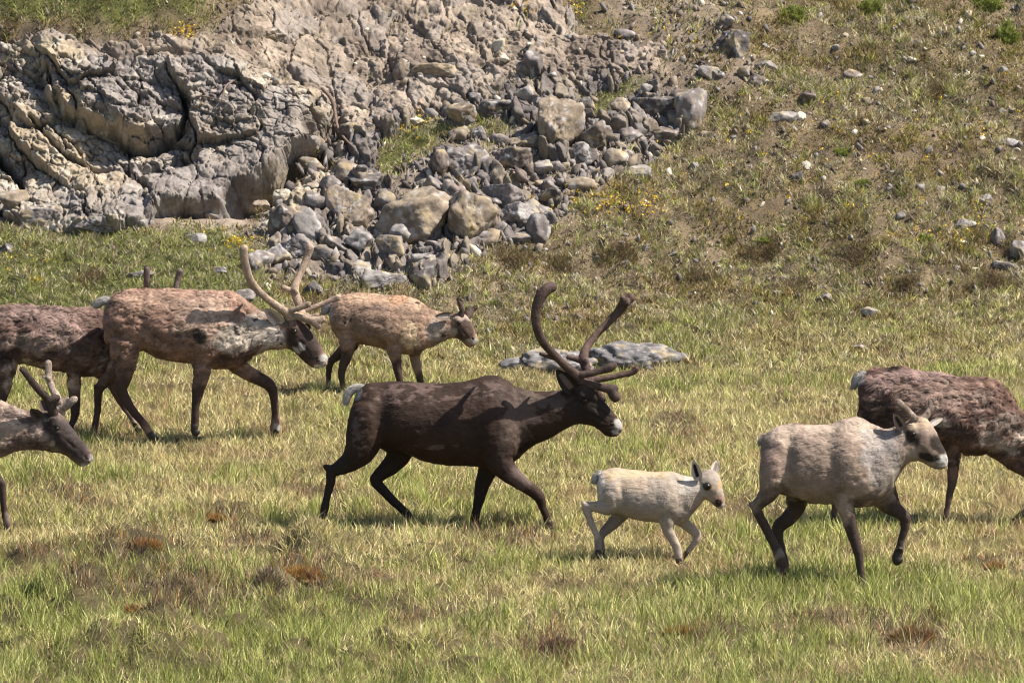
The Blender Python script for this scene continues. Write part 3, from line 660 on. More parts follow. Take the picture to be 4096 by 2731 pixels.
def fur(V, N, F, C, hl, r, n, clump=.5):
    """short hair strands rooted on the coat, combed back and down"""
    a, b, c, d = V[F[:, 0]], V[F[:, 1]], V[F[:, 2]], V[F[:, 3]]
    i = r.integers(0, len(F), n); u, v = r.uniform(size=(n, 1)), r.uniform(size=(n, 1))
    P = (a[i]*(1-u)+b[i]*u)*(1-v)+(d[i]*(1-u)+c[i]*u)*v; k = F[i, 0]; Nn = N[k]; col_ = C[k]; L = hl[k]
    keep = L > .002; P, Nn, col_, L = P[keep], Nn[keep], col_[keep], L[keep]; n = len(P)
    flow = np.array([-.8, 0, -.45])+.9*np.stack([noise(P, 9, 1), noise(P, 9, 2), noise(P, 9, 3)], -1)*clump*1.5
    flow = flow-Nn*np.sum(flow*Nn, 1)[:, None]; flow /= np.linalg.norm(flow, axis=1)[:, None]+1e-6
    D = flow+Nn*(.12+.30*clump*r.uniform(size=(n, 1)))+r.normal(0, .06+.06*clump, (n, 3)); D /= np.linalg.norm(D, axis=1)[:, None]
    side = np.cross(D, Nn); side /= np.linalg.norm(side, axis=1)[:, None]+1e-6; side *= .0019
    L = L*r.uniform(.5, 1.2, n); B = np.stack([P-side, P+side, P+D*L[:, None]], 1).reshape(-1, 3)
    j_ = .24+.18*min(1, clump); return B, np.repeat(np.clip(col_*r.uniform(1-j_, 1+j_, (n, 1)), 0, .85), 3, 0)
def in_blob(X, Y, bl):
    out = np.zeros_like(X)
    for q in bl:
        x, y, rx, ry = q[:4]; a = q[4] if len(q) > 4 else 0; ca, sa = math.cos(a), math.sin(a)
        u = ((X-x)*ca+(Y-y)*sa)/rx; v = (-(X-x)*sa+(Y-y)*ca)/ry; out = np.maximum(out, 1-sst(.65, 1.15, np.sqrt(u*u+v*v)))
    return out
def ear(bst, parent, base, tip, wpx, dy, dyt, cout, cin, face=-1, cup=.35):
    b = bst.w(*base, dy); t = bst.w(*tip, dyt); wd = bst.m(wpx); ns, nt_ = 14, 9
    s_ = np.linspace(0, 1, ns); u = np.linspace(-1, 1, nt_); ax = t-b
    side = np.cross(ax, np.array([0, 1, 0])); side /= np.linalg.norm(side); nr = np.cross(side, ax); nr /= np.linalg.norm(nr)
    if nr[1]*face < 0: nr = -nr
    prof_ = wd*np.sin(np.pi*np.clip(.16+.82*s_, 0, 1)**.8)**.6*(1-.0*s_); V, C = [], []
    for layer in (0, 1):
        for q, pw in zip(s_, prof_):
            for x in u:
                V.append(b+ax*q+side*x*pw+nr*(cup*pw*(x*x)-layer*.35*pw*(1-x*x)-.002*layer)); C.append(np.array(cin if layer == 0 and abs(x) < .5 and .1 < q < .8 else cout))
    i = np.arange(ns*nt_).reshape(ns, nt_); f = np.stack([i[:-1, :-1], i[:-1, 1:], i[1:, 1:], i[1:, :-1]], -1).reshape(-1, 4)
    F = np.vstack([f, f[:, ::-1]+ns*nt_]); return mesh('ear', V, [F], np.array(C), M_coat, parent)
def ball(c, r, name, mat, parent, colr=None):
    V, F = ICO[3]; V = V*np.array(r)+c; return mesh(name, V, [F], None if colr is None else np.tile(colr, (len(V), 1)), mat, parent)
def make(name_label, group, tr, gpy, spec, seed):
    r = np.random.default_rng(seed); ox, oy, k = tr
    g = hit(spec['cx'], gpy); B = Beast(tr, g[1]+spec.get('dy', 0)); label = name_label
    root = empty('caribou', (g[0], B.Y, hz(g[0], B.Y)), label, spec.get('cat', 'caribou'), group)
    parts = [B.trunk(spec['trunk']), B.trunk(spec['neck'], .1), B.trunk(spec['head'], spec.get('hegg', .05))]
    parts += [B.limb(l) for l in spec['legs']]
    for l in spec.get('extra', []): parts.append(B.limb(l, .9))
    vox = spec.get('vox', .011); V, N, F = remesh(parts, vox, 4)
    px, py = proj(V); X = (px-ox)/k; Y = (py-oy)/k
    # ---- coat colour of the hair; some patches also paint in sheen and shade
    base = np.array(spec['base']); C = np.tile(base, (len(V), 1))
    q = V*1.0
    C *= (1+spec.get('mott', .3)*fbm(q, 6, seed, 4))[:, None]
    if 'back' in spec:
        t = sst(.0, .22, fbm(q*np.array([.6, 1, 1.6]), 15, seed+3, 4)); C = mix(C, np.array(spec['back'][0]), (t*in_blob(X, Y, spec['back'][1])*.85)[:, None])
    for colr, bl, *opt in spec['patch']:
        edge = opt[0] if opt else 40
        Xw = X+edge*noise(q, 9, seed+5)+edge*.5*noise(q, 25, seed+6); Yw = Y+edge*noise(q, 9, seed+7)+edge*.5*noise(q, 25, seed+8)
        st = opt[1] if len(opt) > 1 else 1.0
        C = mix(C, np.array(colr), (in_blob(Xw, Yw, bl)*st)[:, None])
    # ---- hair length, shaggy where the winter coat hangs on
    leg = sst(0, 60, Y-spec['legy']); face = in_blob(X, Y, spec['faceb'])
    short = np.clip(leg+face+in_blob(X, Y, spec.get('sleek', [])), 0, 1)
    amp = spec.get('shag', .5)*(1-short)
    cl = fbm(q*np.array([.7, 1, 1.2]), 11, seed+11, 3); rid = np.abs(noise(q*np.array([.8, 1, 1.5]), 17, seed+15))
    C = C*(1+np.clip(spec.get('shag', .5), .15, 1)*.5*cl*(1-short))[:, None]*(1-.35*np.clip(spec.get('shag', .5), 0, 1)*(1-short)*(1-sst(0, .1, rid)))[:, None]
    V = V+N*(amp*(.016*cl-.018*(1-sst(0, .12, rid))))[:, None]+N*(.003*fbm(q, 20, seed+19, 2))[:, None]
    # creases of the face and shallow muscle forms
    for x, y, rx, ry, a, dp in spec.get('dent', []):
        if max(rx, ry) >= 90 or dp < 0:
            ca, sa = math.cos(a), math.sin(a); u = ((X-x)*ca+(Y-y)*sa)/rx/1.25; v = (-(X-x)*sa+(Y-y)*ca)/ry/1.1; wgt = np.exp(-(u*u+v*v)*1.1)
        else: wgt = in_blob(X, Y, [(x, y, rx, ry, a)])
        V = V-N*((dp*1.5 if abs(dp) >= .008 else dp)*wgt)[:, None]
    bvh = BVHTree.FromPolygons(V.tolist(), F.tolist())
    hl = (.004+.021*(1-short)*(.4+spec.get('shag', .5)))*1.0
    hl = np.where(face > .3, .004, hl)+.04*in_blob(X, Y, spec.get('mane', []))
    B_, Bc = fur(V, N, F, C, hl, r, int(HAIRS*spec.get('hn', 1)), spec.get('shag', .5))
    i = len(V)+np.arange(len(B_)//3)*3
    mesh('body', np.vstack([V, B_]), [F, np.stack([i, i+1, i+2], -1)], np.vstack([C, Bc]), M_coat, root)
    def surf(x, y, far=False):
        p0 = CAM; dd = Vector(ray(ox+x*k, oy+y*k).tolist()).normalized()
        if far:
            end = Vector(CAM.tolist())+dd*90; h = bvh.ray_cast(end, -dd)
        else: h = bvh.ray_cast(Vector(CAM.tolist()), dd)
        return None if h[0] is None else np.array(h[0])
    for far in (False, True):
        e = surf(*spec['eye'][:2], far)
        if e is not None:
            rr = spec['eye'][2]; e[1] += (-.35 if far else .35)*rr
            ball(e, (rr*1.25, rr, rr), 'eye', M_eye, root)
        e = surf(*spec['nostril'][:2], far)
        if e is not None:
            ball(e, (.02, .009, .014), 'nostril', M_nostril, root)
    for e in spec['ears']: ear(B, root, *e)
    for a in spec.get('antlers', []):
        AV, AN, AF = remesh([B.limb(t, .82, 14, True) for t in a['t']], .009, 3)
        AV = AV+AN*(.002*fbm(AV, 25, seed, 2))[:, None]
        cA = np.array(a['c'])*(1+.3*fbm(AV*np.array([1, 1, .6]), 16, seed+31, 3))[:, None]
        b2, bc = fur(AV, AN, AF, cA, np.full(len(AV), .010), r, 9000, .9); j = len(AV)+np.arange(len(b2)//3)*3
        mesh('antler', np.vstack([AV, b2]), [AF, np.stack([j, j+1, j+2], -1)], np.vstack([cA, bc]), M_velvet, root)
    if 'tail' in spec:
        tv, tn, tf = remesh([B.limb(spec['tail'], .7, 14)], .009, 2); tc = np.tile(np.array(spec.get('tailc', (.44, .41, .38))), (len(tv), 1))
        b2, bc = fur(tv, tn, tf, tc, np.full(len(tv), .035), r, 2500, .3); j = len(tv)+np.arange(len(b2)//3)*3
        mesh('tail', np.vstack([tv, b2]), [tf, np.stack([j, j+1, j+2], -1)], np.vstack([tc, bc]), M_coat, root)
    for l in spec['legs']:
        (x, y, rr), pv = l[-1][:3], l[-2]; dy = [q[3] for q in l if len(q) > 3][-1]
        dx, dz = x-pv[0], y-pv[1]; L = math.hypot(dx, dz); dx /= L; dz /= L
        toe = spec.get('hoof', 1.0); hp = []
        for sgn in (-1, 1):
            hp.append(B.limb([(x-dx*rr*.6, y-dz*rr*.6, rr*.75, dy+sgn*.016), (x+dx*rr*.6, y+dz*rr*.6, rr*.9), (x+dx*rr*1.3+rr*.5, y+dz*rr*1.3, rr*.95), (x+dx*rr*1.7+rr*.9, y+dz*rr*1.7, rr*.5), ], .55, 12))
        V2, F2, T2 = join(hp); mesh('hoof', V2, [F2, T2], None, M_hoof, root)
    return root
# ------------------------------------------------------------------ the caribou, each traced in its own side view and given real depth
BLK = (.020, .015, .014); DBR = (.038, .024, .020); WHT = (.38, .35, .33)
make('dark brown bull caribou with tall dark velvet antlers walking in the middle of the herd', None, (1200, 1100, .6588), 2095, dict(
    cx=1700, base=(.034, .0195, .014), mott=.25, legy=1130, shag=.14, hn=1.1,
    trunk=[(318, 790, 315, 900, .05), (350, 700, 330, 1000, .15), (420, 655, 400, 1040, .21), (520, 643, 500, 1060, .24), (640, 645, 620, 1075, .255), (780, 655, 760, 1130, .275), (900, 655, 900, 1155, .285), (1020, 640, 1040, 1160, .275), (1130, 612, 1160, 1175, .25), (1210, 618, 1270, 1150, .21), (1290, 665, 1340, 1110, .15)],
    neck=[(1170, 620, 1240, 1150, .19), (1280, 668, 1330, 1110, .155), (1400, 700, 1420, 1035, .125), (1500, 706, 1520, 990, .11), (1600, 692, 1620, 930, .10), (1690, 675, 1700, 900, .09)],
    head=[(1610, 690, 1650, 900, .07), (1690, 655, 1710, 905, .085), (1760, 672, 1770, 915, .088), (1810, 725, 1800, 930, .078), (1855, 775, 1830, 955, .064), (1900, 828, 1862, 978, .056), (1930, 865, 1900, 983, .052), (1952, 893, 1935, 970, .04), (1960, 915, 1955, 940, .02)],
    legs=[[(430, 850, 130, -.10), (400, 960, 122, -.12), (365, 1060, 100, -.13), (310, 1125, 70, -.13), (240, 1170, 47, -.13), (192, 1195, 34, -.13), (185, 1260, 29), (165, 1340, 24), (152, 1400, 26), (142, 1460, 27)],
          [(530, 950, 110, .12), (600, 1040, 85, .12), (600, 1090, 76), (545, 1160, 58), (480, 1215, 42), (462, 1255, 36), (510, 1310, 31), (570, 1375, 28), (620, 1420, 27), (660, 1465, 27), (685, 1520, 27)],
          [(1245, 900, 120, -.05), (1230, 960, 128, -.07), (1220, 1040, 115, -.10), (1210, 1120, 88, -.13), (1260, 1190, 66), (1330, 1250, 50), (1400, 1300, 41), (1450, 1345, 37), (1470, 1400, 26), (1490, 1450, 24), (1510, 1510, 26)],
          [(1200, 1050, 100, .1), (1165, 1130, 76, .12), (1130, 1210, 56, .12), (1105, 1280, 46), (1090, 1350, 37), (1075, 1410, 28), (1065, 1470, 28), (1052, 1535, 30)]],
    extra=[[(160, 1165, 20, -.13), (200, 1185, 30)], [(440, 1235, 18, .12), (470, 1250, 30)], [(1700, 690, 55, -.04), (1715, 730, 48, -.055), (1740, 770, 40, -.045)], [(1745, 700, 35, -.05), (1800, 760, 30, -.045)]],
    back=((.11, .075, .064), [(700, 720, 420, 70), (1120, 700, 130, 60), (360, 950, 50, 160), (800, 1045, 250, 16)]),
    patch=[(DBR, [(1240, 1100, 120, 90)]), ((.135, .10, .085), [(1330, 870, 110, 190, .3), (1500, 760, 170, 40)], 60, .5), (BLK, [(1760, 800, 150, 120, .6), (250, 1300, 200, 200), (1100, 1380, 120, 200), (560, 1300, 160, 260)], 40, .75),  # lighter neck patches paint the lit sheen into the coat
           ((.12, .085, .075), [(1330, 1230, 60, 90, -.9)], 20, .7), (WHT, [(1935, 905, 42, 33, .7)], 9), (WHT, [(1915, 955, 28, 14)], 8), ((.4, .36, .33), [(340, 720, 40, 40)], 10, .6)],
    faceb=[(1790, 800, 200, 170, .5)], sleek=[(1300, 850, 200, 120)], mane=[(1470, 1010, 170, 50, -.35)], eye=(1728, 762, .022), nostril=(1893, 902), dent=[(500, 850, 45, 150, 0, .028), (440, 720, 60, 45, 0, -.006), (1180, 850, 95, 170, 0, -.016), (1060, 960, 55, 120, 0, .014), (1340, 1010, 50, 90, .4, .014), (1830, 830, 60, 12, .55, .006), (1790, 860, 80, 10, .5, .006), (1893, 902, 20, 12, 1, .006), (1900, 950, 55, 6, .15, .004), (1730, 762, 32, 18, .4, .008)],
    ears=[((1660, 700), (1560, 577), 48, -.08, -.14, BLK, (.12, .09, .085))],
    antlers=[dict(c=(.075, .05, .042), t=[[(1700, 660, 36, -.04), (1668, 605, 34, -.09), (1590, 530, 25, -.16), (1520, 460, 25, -.26), (1470, 395, 27, -.32), (1438, 310, 29, -.36), (1432, 225, 30, -.37), (1452, 150, 34, -.37), (1488, 95, 37, -.36), (1528, 72, 34, -.34)],
                   [(1560, 505, 18, -.19), (1510, 490, 18, -.2), (1465, 478, 14, -.22)], [(1452, 150, 20, -.36), (1450, 100, 16, -.37), (1465, 85, 12, -.37)],
                   [(1670, 608, 26, -.08), (1740, 602, 22, -.1), (1820, 582, 22, -.1), (1880, 562, 28, -.1), (1905, 546, 22, -.1)], [(1695, 640, 30, -.05), (1745, 660, 30, -.05), (1820, 678, 26, -.05), (1885, 690, 30, -.05), (1912, 690, 26, -.05)], [(1890, 690, 30, -.05), (1905, 725, 34, -.05), (1915, 740, 34, -.05)]]),
             dict(c=(.095, .06, .048), t=[[(1745, 670, 32, .04), (1745, 590, 28, .08), (1722, 510, 30, .12), (1738, 445, 26, .18), (1795, 365, 23, .25), (1865, 295, 24, .3), (1935, 220, 28, .33), (1975, 160, 34, .33), (2005, 138, 32, .32)],
                   [(1978, 160, 28, .32), (1958, 140, 20, .31)], [(1722, 520, 26, .12), (1670, 508, 18, .13), (1628, 500, 15, .13)], [(1745, 640, 24, .08), (1850, 627, 20, .1), (1960, 605, 18, .12), (2015, 592, 19, .12), (2045, 568, 19, .12)], [(1745, 655, 25, .06), (1800, 700, 20, .05), (1835, 750, 24, .04)]])],
    tail=[(410, 690, 22), (350, 682, 24), (308, 705, 26), (288, 745, 22), (282, 785, 12)]), 101)

make('brown bull caribou with pale velvet antlers and whitish shaggy neck behind the dark bull', None, (300, 900, .5741), 1765, dict(
    cx=760, base=(.235, .145, .108), mott=.4, legy=1010, shag=.75, hn=1.3,
    trunk=[(205, 600, 195, 650, .05), (235, 520, 205, 760, .14), (290, 470, 240, 850, .2), (380, 445, 330, 880, .24), (480, 440, 470, 880, .255), (600, 440, 600, 935, .27), (740, 445, 720, 955, .285), (860, 455, 840, 965, .28), (980, 455, 940, 1000, .265), (1080, 462, 1060, 1000, .235), (1170, 505, 1150, 985, .2), (1240, 575, 1230, 930, .15)],
    neck=[(1080, 470, 1060, 960, .2), (1190, 530, 1170, 945, .175), (1290, 590, 1280, 895, .14), (1380, 620, 1370, 868, .12), (1460, 635, 1470, 862, .1)],
    head=[(1420, 640, 1430, 860, .075), (1500, 640, 1500, 868, .092), (1570, 660, 1545, 905, .09), (1630, 720, 1592, 950, .076), (1680, 790, 1632, 982, .064), (1720, 850, 1662, 998, .056), (1748, 893, 1695, 1002, .05), (1760, 920, 1732, 992, .036), (1763, 945, 1752, 970, .015)],
    legs=[[(345, 720, 115, -.1), (350, 850, 110, -.13), (350, 960, 82, -.13), (342, 1060, 56, -.13), (322, 1140, 44, -.13), (350, 1210, 36), (400, 1290, 31), (450, 1350, 29), (490, 1400, 29), (530, 1465, 29)],
          [(330, 880, 80, .12), (280, 1000, 58, .12), (215, 1080, 46), (167, 1145, 34), (160, 1200, 29), (158, 1280, 26), (145, 1370, 23), (132, 1440, 25), (120, 1515, 29)],
          [(920, 780, 110, -.1), (900, 880, 90, -.13), (888, 960, 72, -.14), (880, 1050, 58, -.14), (862, 1130, 47), (850, 1200, 37), (840, 1260, 29), (838, 1330, 29), (834, 1410, 31)],
          [(1090, 920, 90, .1), (1160, 1000, 60, .12), (1240, 1050, 52), (1320, 1088, 47), (1370, 1135, 41), (1386, 1200, 31), (1395, 1300, 28), (1400, 1360, 36), (1398, 1420, 40), (1402, 1470, 34)]],
    extra=[[(145, 1125, 16, .12), (175, 1145, 28)], [(1500, 690, 50, -.04), (1520, 730, 45, -.058), (1545, 775, 38, -.045)]],
    patch=[((.37, .25, .185), [(560, 520, 420, 70)], 60, .6), ((.42, .31, .24), [(900, 650, 200, 200)], 80, .7), ((.46, .40, .34), [(1270, 740, 170, 150), (1100, 800, 130, 90)], 70, .9), ((.5, .44, .39), [(1420, 790, 80, 90)], 30, .85),
           (BLK, [(860, 765, 60, 55), (1190, 730, 24, 20), (1130, 735, 16, 36), (1430, 790, 12, 22), (1445, 830, 12, 14), (1270, 670, 22, 12)], 22, .95), ((.09, .055, .045), [(1120, 930, 190, 50, -.15)], 25, .9), ((.17, .11, .085), [(850, 540, 110, 70), (1140, 520, 16, 80, -.7)], 30, .55),
           ((.14, .09, .075), [(330, 1000, 90, 90), (880, 1060, 90, 60)], 30, .8), (DBR, [(300, 1250, 300, 230), (870, 1250, 120, 170), (1340, 1180, 170, 190)], 40, .9), ((.28, .19, .15), [(880, 1000, 40, 40)], 20, .6),
           ((.034, .023, .021), [(1600, 830, 170, 130, .9)], 25, .95), ((.42, .38, .35), [(1580, 845, 40, 22, .9), (1540, 870, 40, 20, .7)], 22, .8), (WHT, [(1735, 935, 38, 40, .5)], 10), ((.5, .47, .45), [(1700, 985, 45, 14, .1)], 8), (WHT, [(1408, 1405, 26, 26)], 8)],
    faceb=[(1610, 830, 190, 170, .8)], mane=[(1300, 905, 180, 50, -.2)], eye=(1527, 742, .021), nostril=(1690, 943), dent=[(480, 720, 35, 130, 0, .026), (400, 560, 50, 40, 0, -.010), (900, 800, 70, 150, 0, -.014), (800, 830, 45, 90, 0, .014), (1600, 850, 80, 10, .95, .005), (1690, 943, 20, 12, 1, .006), (1530, 742, 32, 18, .4, .007), (1720, 985, 45, 6, -.1, .004)],
    ears=[((1440, 690), (1323, 583), 44, -.08, -.13, (.42, .36, .31), (.25, .18, .15)), ((1600, 700), (1640, 720), 24, .09, .14, BLK, (.12, .09, .085))],
    antlers=[dict(c=(.33, .25, .19), t=[[(1500, 660, 36, -.04), (1470, 610, 32, -.08), (1400, 560, 27, -.12), (1300, 480, 26, -.18), (1225, 390, 28, -.24), (1190, 290, 29, -.28), (1177, 210, 30, -.3), (1178, 165, 31, -.3)], [(1240, 440, 16, -.2), (1195, 412, 12, -.22)],
                   [(1475, 600, 24, -.08), (1540, 585, 20, -.1), (1600, 562, 23, -.1), (1625, 553, 24, -.1)], [(1500, 620, 26, -.05), (1570, 640, 28, -.05), (1640, 662, 30, -.05), (1690, 665, 32, -.05), (1722, 655, 26, -.05)], [(1650, 665, 30, -.05), (1690, 690, 32, -.05), (1695, 705, 24, -.05)]]),
             dict(c=(.36, .27, .205), t=[[(1570, 640, 30, .04), (1565, 570, 29, .08), (1540, 490, 32, .12), (1530, 440, 30, .14), (1562, 360, 25, .2), (1600, 270, 26, .25), (1625, 200, 28, .27), (1636, 160, 30, .27)], [(1530, 460, 22, .13), (1490, 450, 18, .13), (1453, 434, 19, .13)],
                   [(1575, 600, 24, .08), (1680, 565, 18, .1), (1780, 525, 19, .12), (1832, 505, 23, .12)], [(1590, 620, 18, .04), (1640, 635, 14, .04), (1690, 622, 14, .04)]])],
    tail=[(250, 525, 26), (200, 525, 30), (165, 545, 30), (148, 572, 20)]), 102)

make('tan caribou with short dark antlers standing farther back behind the dark bull', None, (1200, 1100, .3401), 1572, dict(
    cx=1500, base=(.27, .18, .13), mott=.3, legy=900, shag=.45, hn=1.0,
    trunk=[(345, 430, 350, 520, .04), (380, 320, 370, 620, .11), (450, 250, 440, 740, .16), (560, 215, 540, 790, .19), (700, 205, 680, 810, .205), (850, 215, 820, 830, .215), (1000, 235, 980, 860, .215), (1150, 240, 1120, 900, .2), (1300, 260, 1260, 930, .18), (1420, 310, 1400, 930, .15), (1500, 370, 1470, 870, .12)],
    neck=[(1340, 290, 1300, 900, .15), (1500, 380, 1450, 870, .12), (1600, 420, 1570, 845, .1), (1700, 450, 1680, 780, .085), (1790, 455, 1780, 740, .078)],
    head=[(1730, 470, 1740, 740, .07), (1850, 445, 1850, 745, .085), (1950, 470, 1905, 785, .084), (2020, 560, 1942, 825, .068), (2060, 660, 1965, 838, .056), (2088, 735, 1995, 845, .047), (2100, 785, 2050, 832, .025)],
    legs=[[(560, 650, 115, -.08), (560, 800, 105, -.1), (560, 920, 72, -.1), (520, 1030, 58), (492, 1120, 48), (490, 1200, 40), (502, 1290, 36), (530, 1375, 38)], [(600, 820, 90, .1), (500, 900, 68, .1), (420, 965, 55), (360, 1025, 46), (342, 1100, 40), (335, 1200, 34), (330, 1280, 31), (330, 1370, 35)],
          [(1130, 720, 130, -.08), (1110, 870, 95, -.1), (1120, 960, 74), (1135, 1040, 60), (1150, 1120, 52), (1167, 1200, 46), (1182, 1290, 40), (1190, 1370, 38), (1200, 1430, 42)], [(1350, 860, 80, .08), (1350, 960, 68), (1370, 1060, 56), (1395, 1150, 48), (1415, 1240, 43), (1430, 1340, 40), (1440, 1440, 42)]],
    extra=[[(1840, 520, 55, -.04), (1870, 560, 50, -.055), (1900, 610, 45, -.045)]],
    patch=[((.48, .33, .23), [(750, 270, 420, 80), (1350, 330, 130, 80)], 60, .7), ((.40, .24, .15), [(1180, 290, 150, 70)], 50, .8), ((.55, .42, .28), [(1300, 700, 100, 180)], 60, .8), ((.24, .165, .125), [(850, 620, 250, 160)], 60, .6), ((.36, .3, .26), [(1600, 650, 130, 160)], 40, .8), ((.3, .21, .17), [(1100, 850, 110, 90)], 40, .6),
           (BLK, [(535, 530, 22, 60), (1690, 705, 32, 32), (1385, 325, 28, 16), (600, 520, 14, 30)], 14, .9), ((.12, .08, .065), [(1400, 910, 110, 40, -.3), (880, 400, 170, 22, .05)], 25, .8), (DBR, [(480, 1100, 250, 260), (700, 870, 60, 70), (1170, 1150, 110, 190), (1420, 1300, 90, 180)], 40, .9), ((.22, .15, .12), [(1360, 1020, 60, 90)], 30, .7),
           ((.045, .028, .024), [(1930, 640, 150, 150, .8), (1880, 550, 60, 50)], 30, .9), ((.3, .24, .21), [(1870, 500, 100, 30), (1980, 500, 40, 60)], 25, .7), ((.34, .3, .27), [(1800, 680, 60, 50)], 20, .8), (WHT, [(2055, 770, 48, 38, .5), (1990, 775, 45, 14, .4)], 12), ((.5, .48, .44), [(350, 420, 40, 90)], 20, .6)],
    faceb=[(1950, 640, 190, 200, .8)], eye=(1868, 562, .018), nostril=(2030, 742), dent=[(600, 600, 50, 150, 0, .02), (1150, 650, 110, 200, 0, -.012), (1940, 690, 80, 14, .9, .005), (2030, 742, 24, 14, 1, .006)],
    ears=[((1760, 480), (1592, 490), 50, -.08, -.12, (.16, .12, .1), (.4, .36, .33))],
    antlers=[dict(c=(.10, .065, .055), t=[[(1890, 480, 42, -.03), (1905, 420, 30, -.04), (1890, 350, 26, -.05), (1862, 288, 20, -.05)]]), dict(c=(.13, .09, .075), t=[[(1985, 480, 38, .05), (2020, 430, 28, .06), (2050, 395, 26, .07), (2064, 380, 22, .07)], [(1960, 450, 30, .04), (1975, 395, 28, .05)]])],
    tail=[(370, 330, 50), (330, 370, 52), (300, 420, 45), (285, 460, 25)]), 103)

make('shaggy dark brown caribou at the left edge, its head hidden behind the brown bull', None, (0, 1000, .7229), 1735, dict(
    cx=250, base=(.135, .083, .067), mott=.45, legy=720, shag=.95, hn=1.4,
    trunk=[(-75, 400, -75, 520, .06), (-50, 340, -60, 600, .15), (20, 308, 20, 640, .21), (120, 300, 110, 628, .24), (230, 306, 220, 650, .26), (340, 312, 340, 668, .27), (440, 318, 450, 695, .265), (530, 322, 540, 702, .24), (600, 350, 620, 690, .2), (660, 400, 670, 640, .15)],
    neck=[(560, 335, 570, 690, .18), (700, 340, 690, 600, .13), (800, 350, 790, 530, .1)],
    head=[(770, 345, 770, 525, .075), (850, 350, 840, 540, .085), (900, 390, 880, 560, .075), (950, 440, 915, 575, .06), (985, 490, 950, 570, .04)],
    legs=[[(40, 540, 65, -.12), (40, 640, 52, -.13), (35, 710, 42), (22, 780, 34), (0, 850, 27), (-15, 900, 23), (-22, 960, 20), (-28, 1010, 21)], [(-20, 600, 50, .12), (-60, 700, 38), (-90, 780, 27), (-90, 900, 19), (-95, 1000, 20)],
          [(440, 540, 75, -.12), (418, 640, 50, -.13), (412, 720, 40), (412, 800, 34), (416, 870, 28), (414, 910, 25), (405, 945, 20), (394, 968, 20)], [(560, 660, 50, .12), (620, 740, 33), (650, 800, 26), (690, 870, 20), (730, 930, 17), (752, 975, 18)]],
    patch=[((.27, .19, .165), [(150, 340, 350, 50), (330, 430, 160, 60)], 50, .6), ((.32, .235, .19), [(200, 520, 250, 60), (590, 590, 60, 60), (500, 640, 60, 20, -.3)], 50, .75), ((.09, .06, .05), [(60, 470, 40, 60), (430, 530, 60, 60), (440, 660, 120, 22)], 35, .75), ((.42, .31, .24), [(412, 730, 40, 60), (45, 700, 25, 90)], 20, .8),
           ((.45, .35, .27), [(180, 628, 180, 18)], 20, .7), (DBR, [(410, 900, 60, 90), (0, 850, 60, 90), (30, 600, 60, 60)], 25, .8), ((.3, .22, .19), [(730, 930, 60, 100)], 20, .7), (WHT, [(960, 540, 30, 24)], 8)],
    dent=[(100, 440, 35, 100, 0, .026), (430, 520, 60, 100, 0, -.014)], faceb=[(890, 560, 110, 110)], eye=(868, 420, .02), nostril=(955, 520), ears=[((770, 380), (700, 350), 26, -.08, -.14, BLK, (.12, .09, .085))], hoof=.8,
    antlers=[dict(c=(.15, .11, .095), t=[[(845, 390, 24, -.04), (830, 320, 18, -.1), (815, 220, 17, -.15), (812, 150, 18, -.18), (814, 103, 18, -.18)]]), dict(c=(.15, .11, .095), t=[[(870, 390, 24, .04), (930, 310, 18, .1), (972, 220, 17, .15), (985, 160, 18, .18), (998, 118, 18, .18)]])],
    tail=[(-60, 340, 20), (-85, 370, 22), (-95, 410, 14)]), 104)

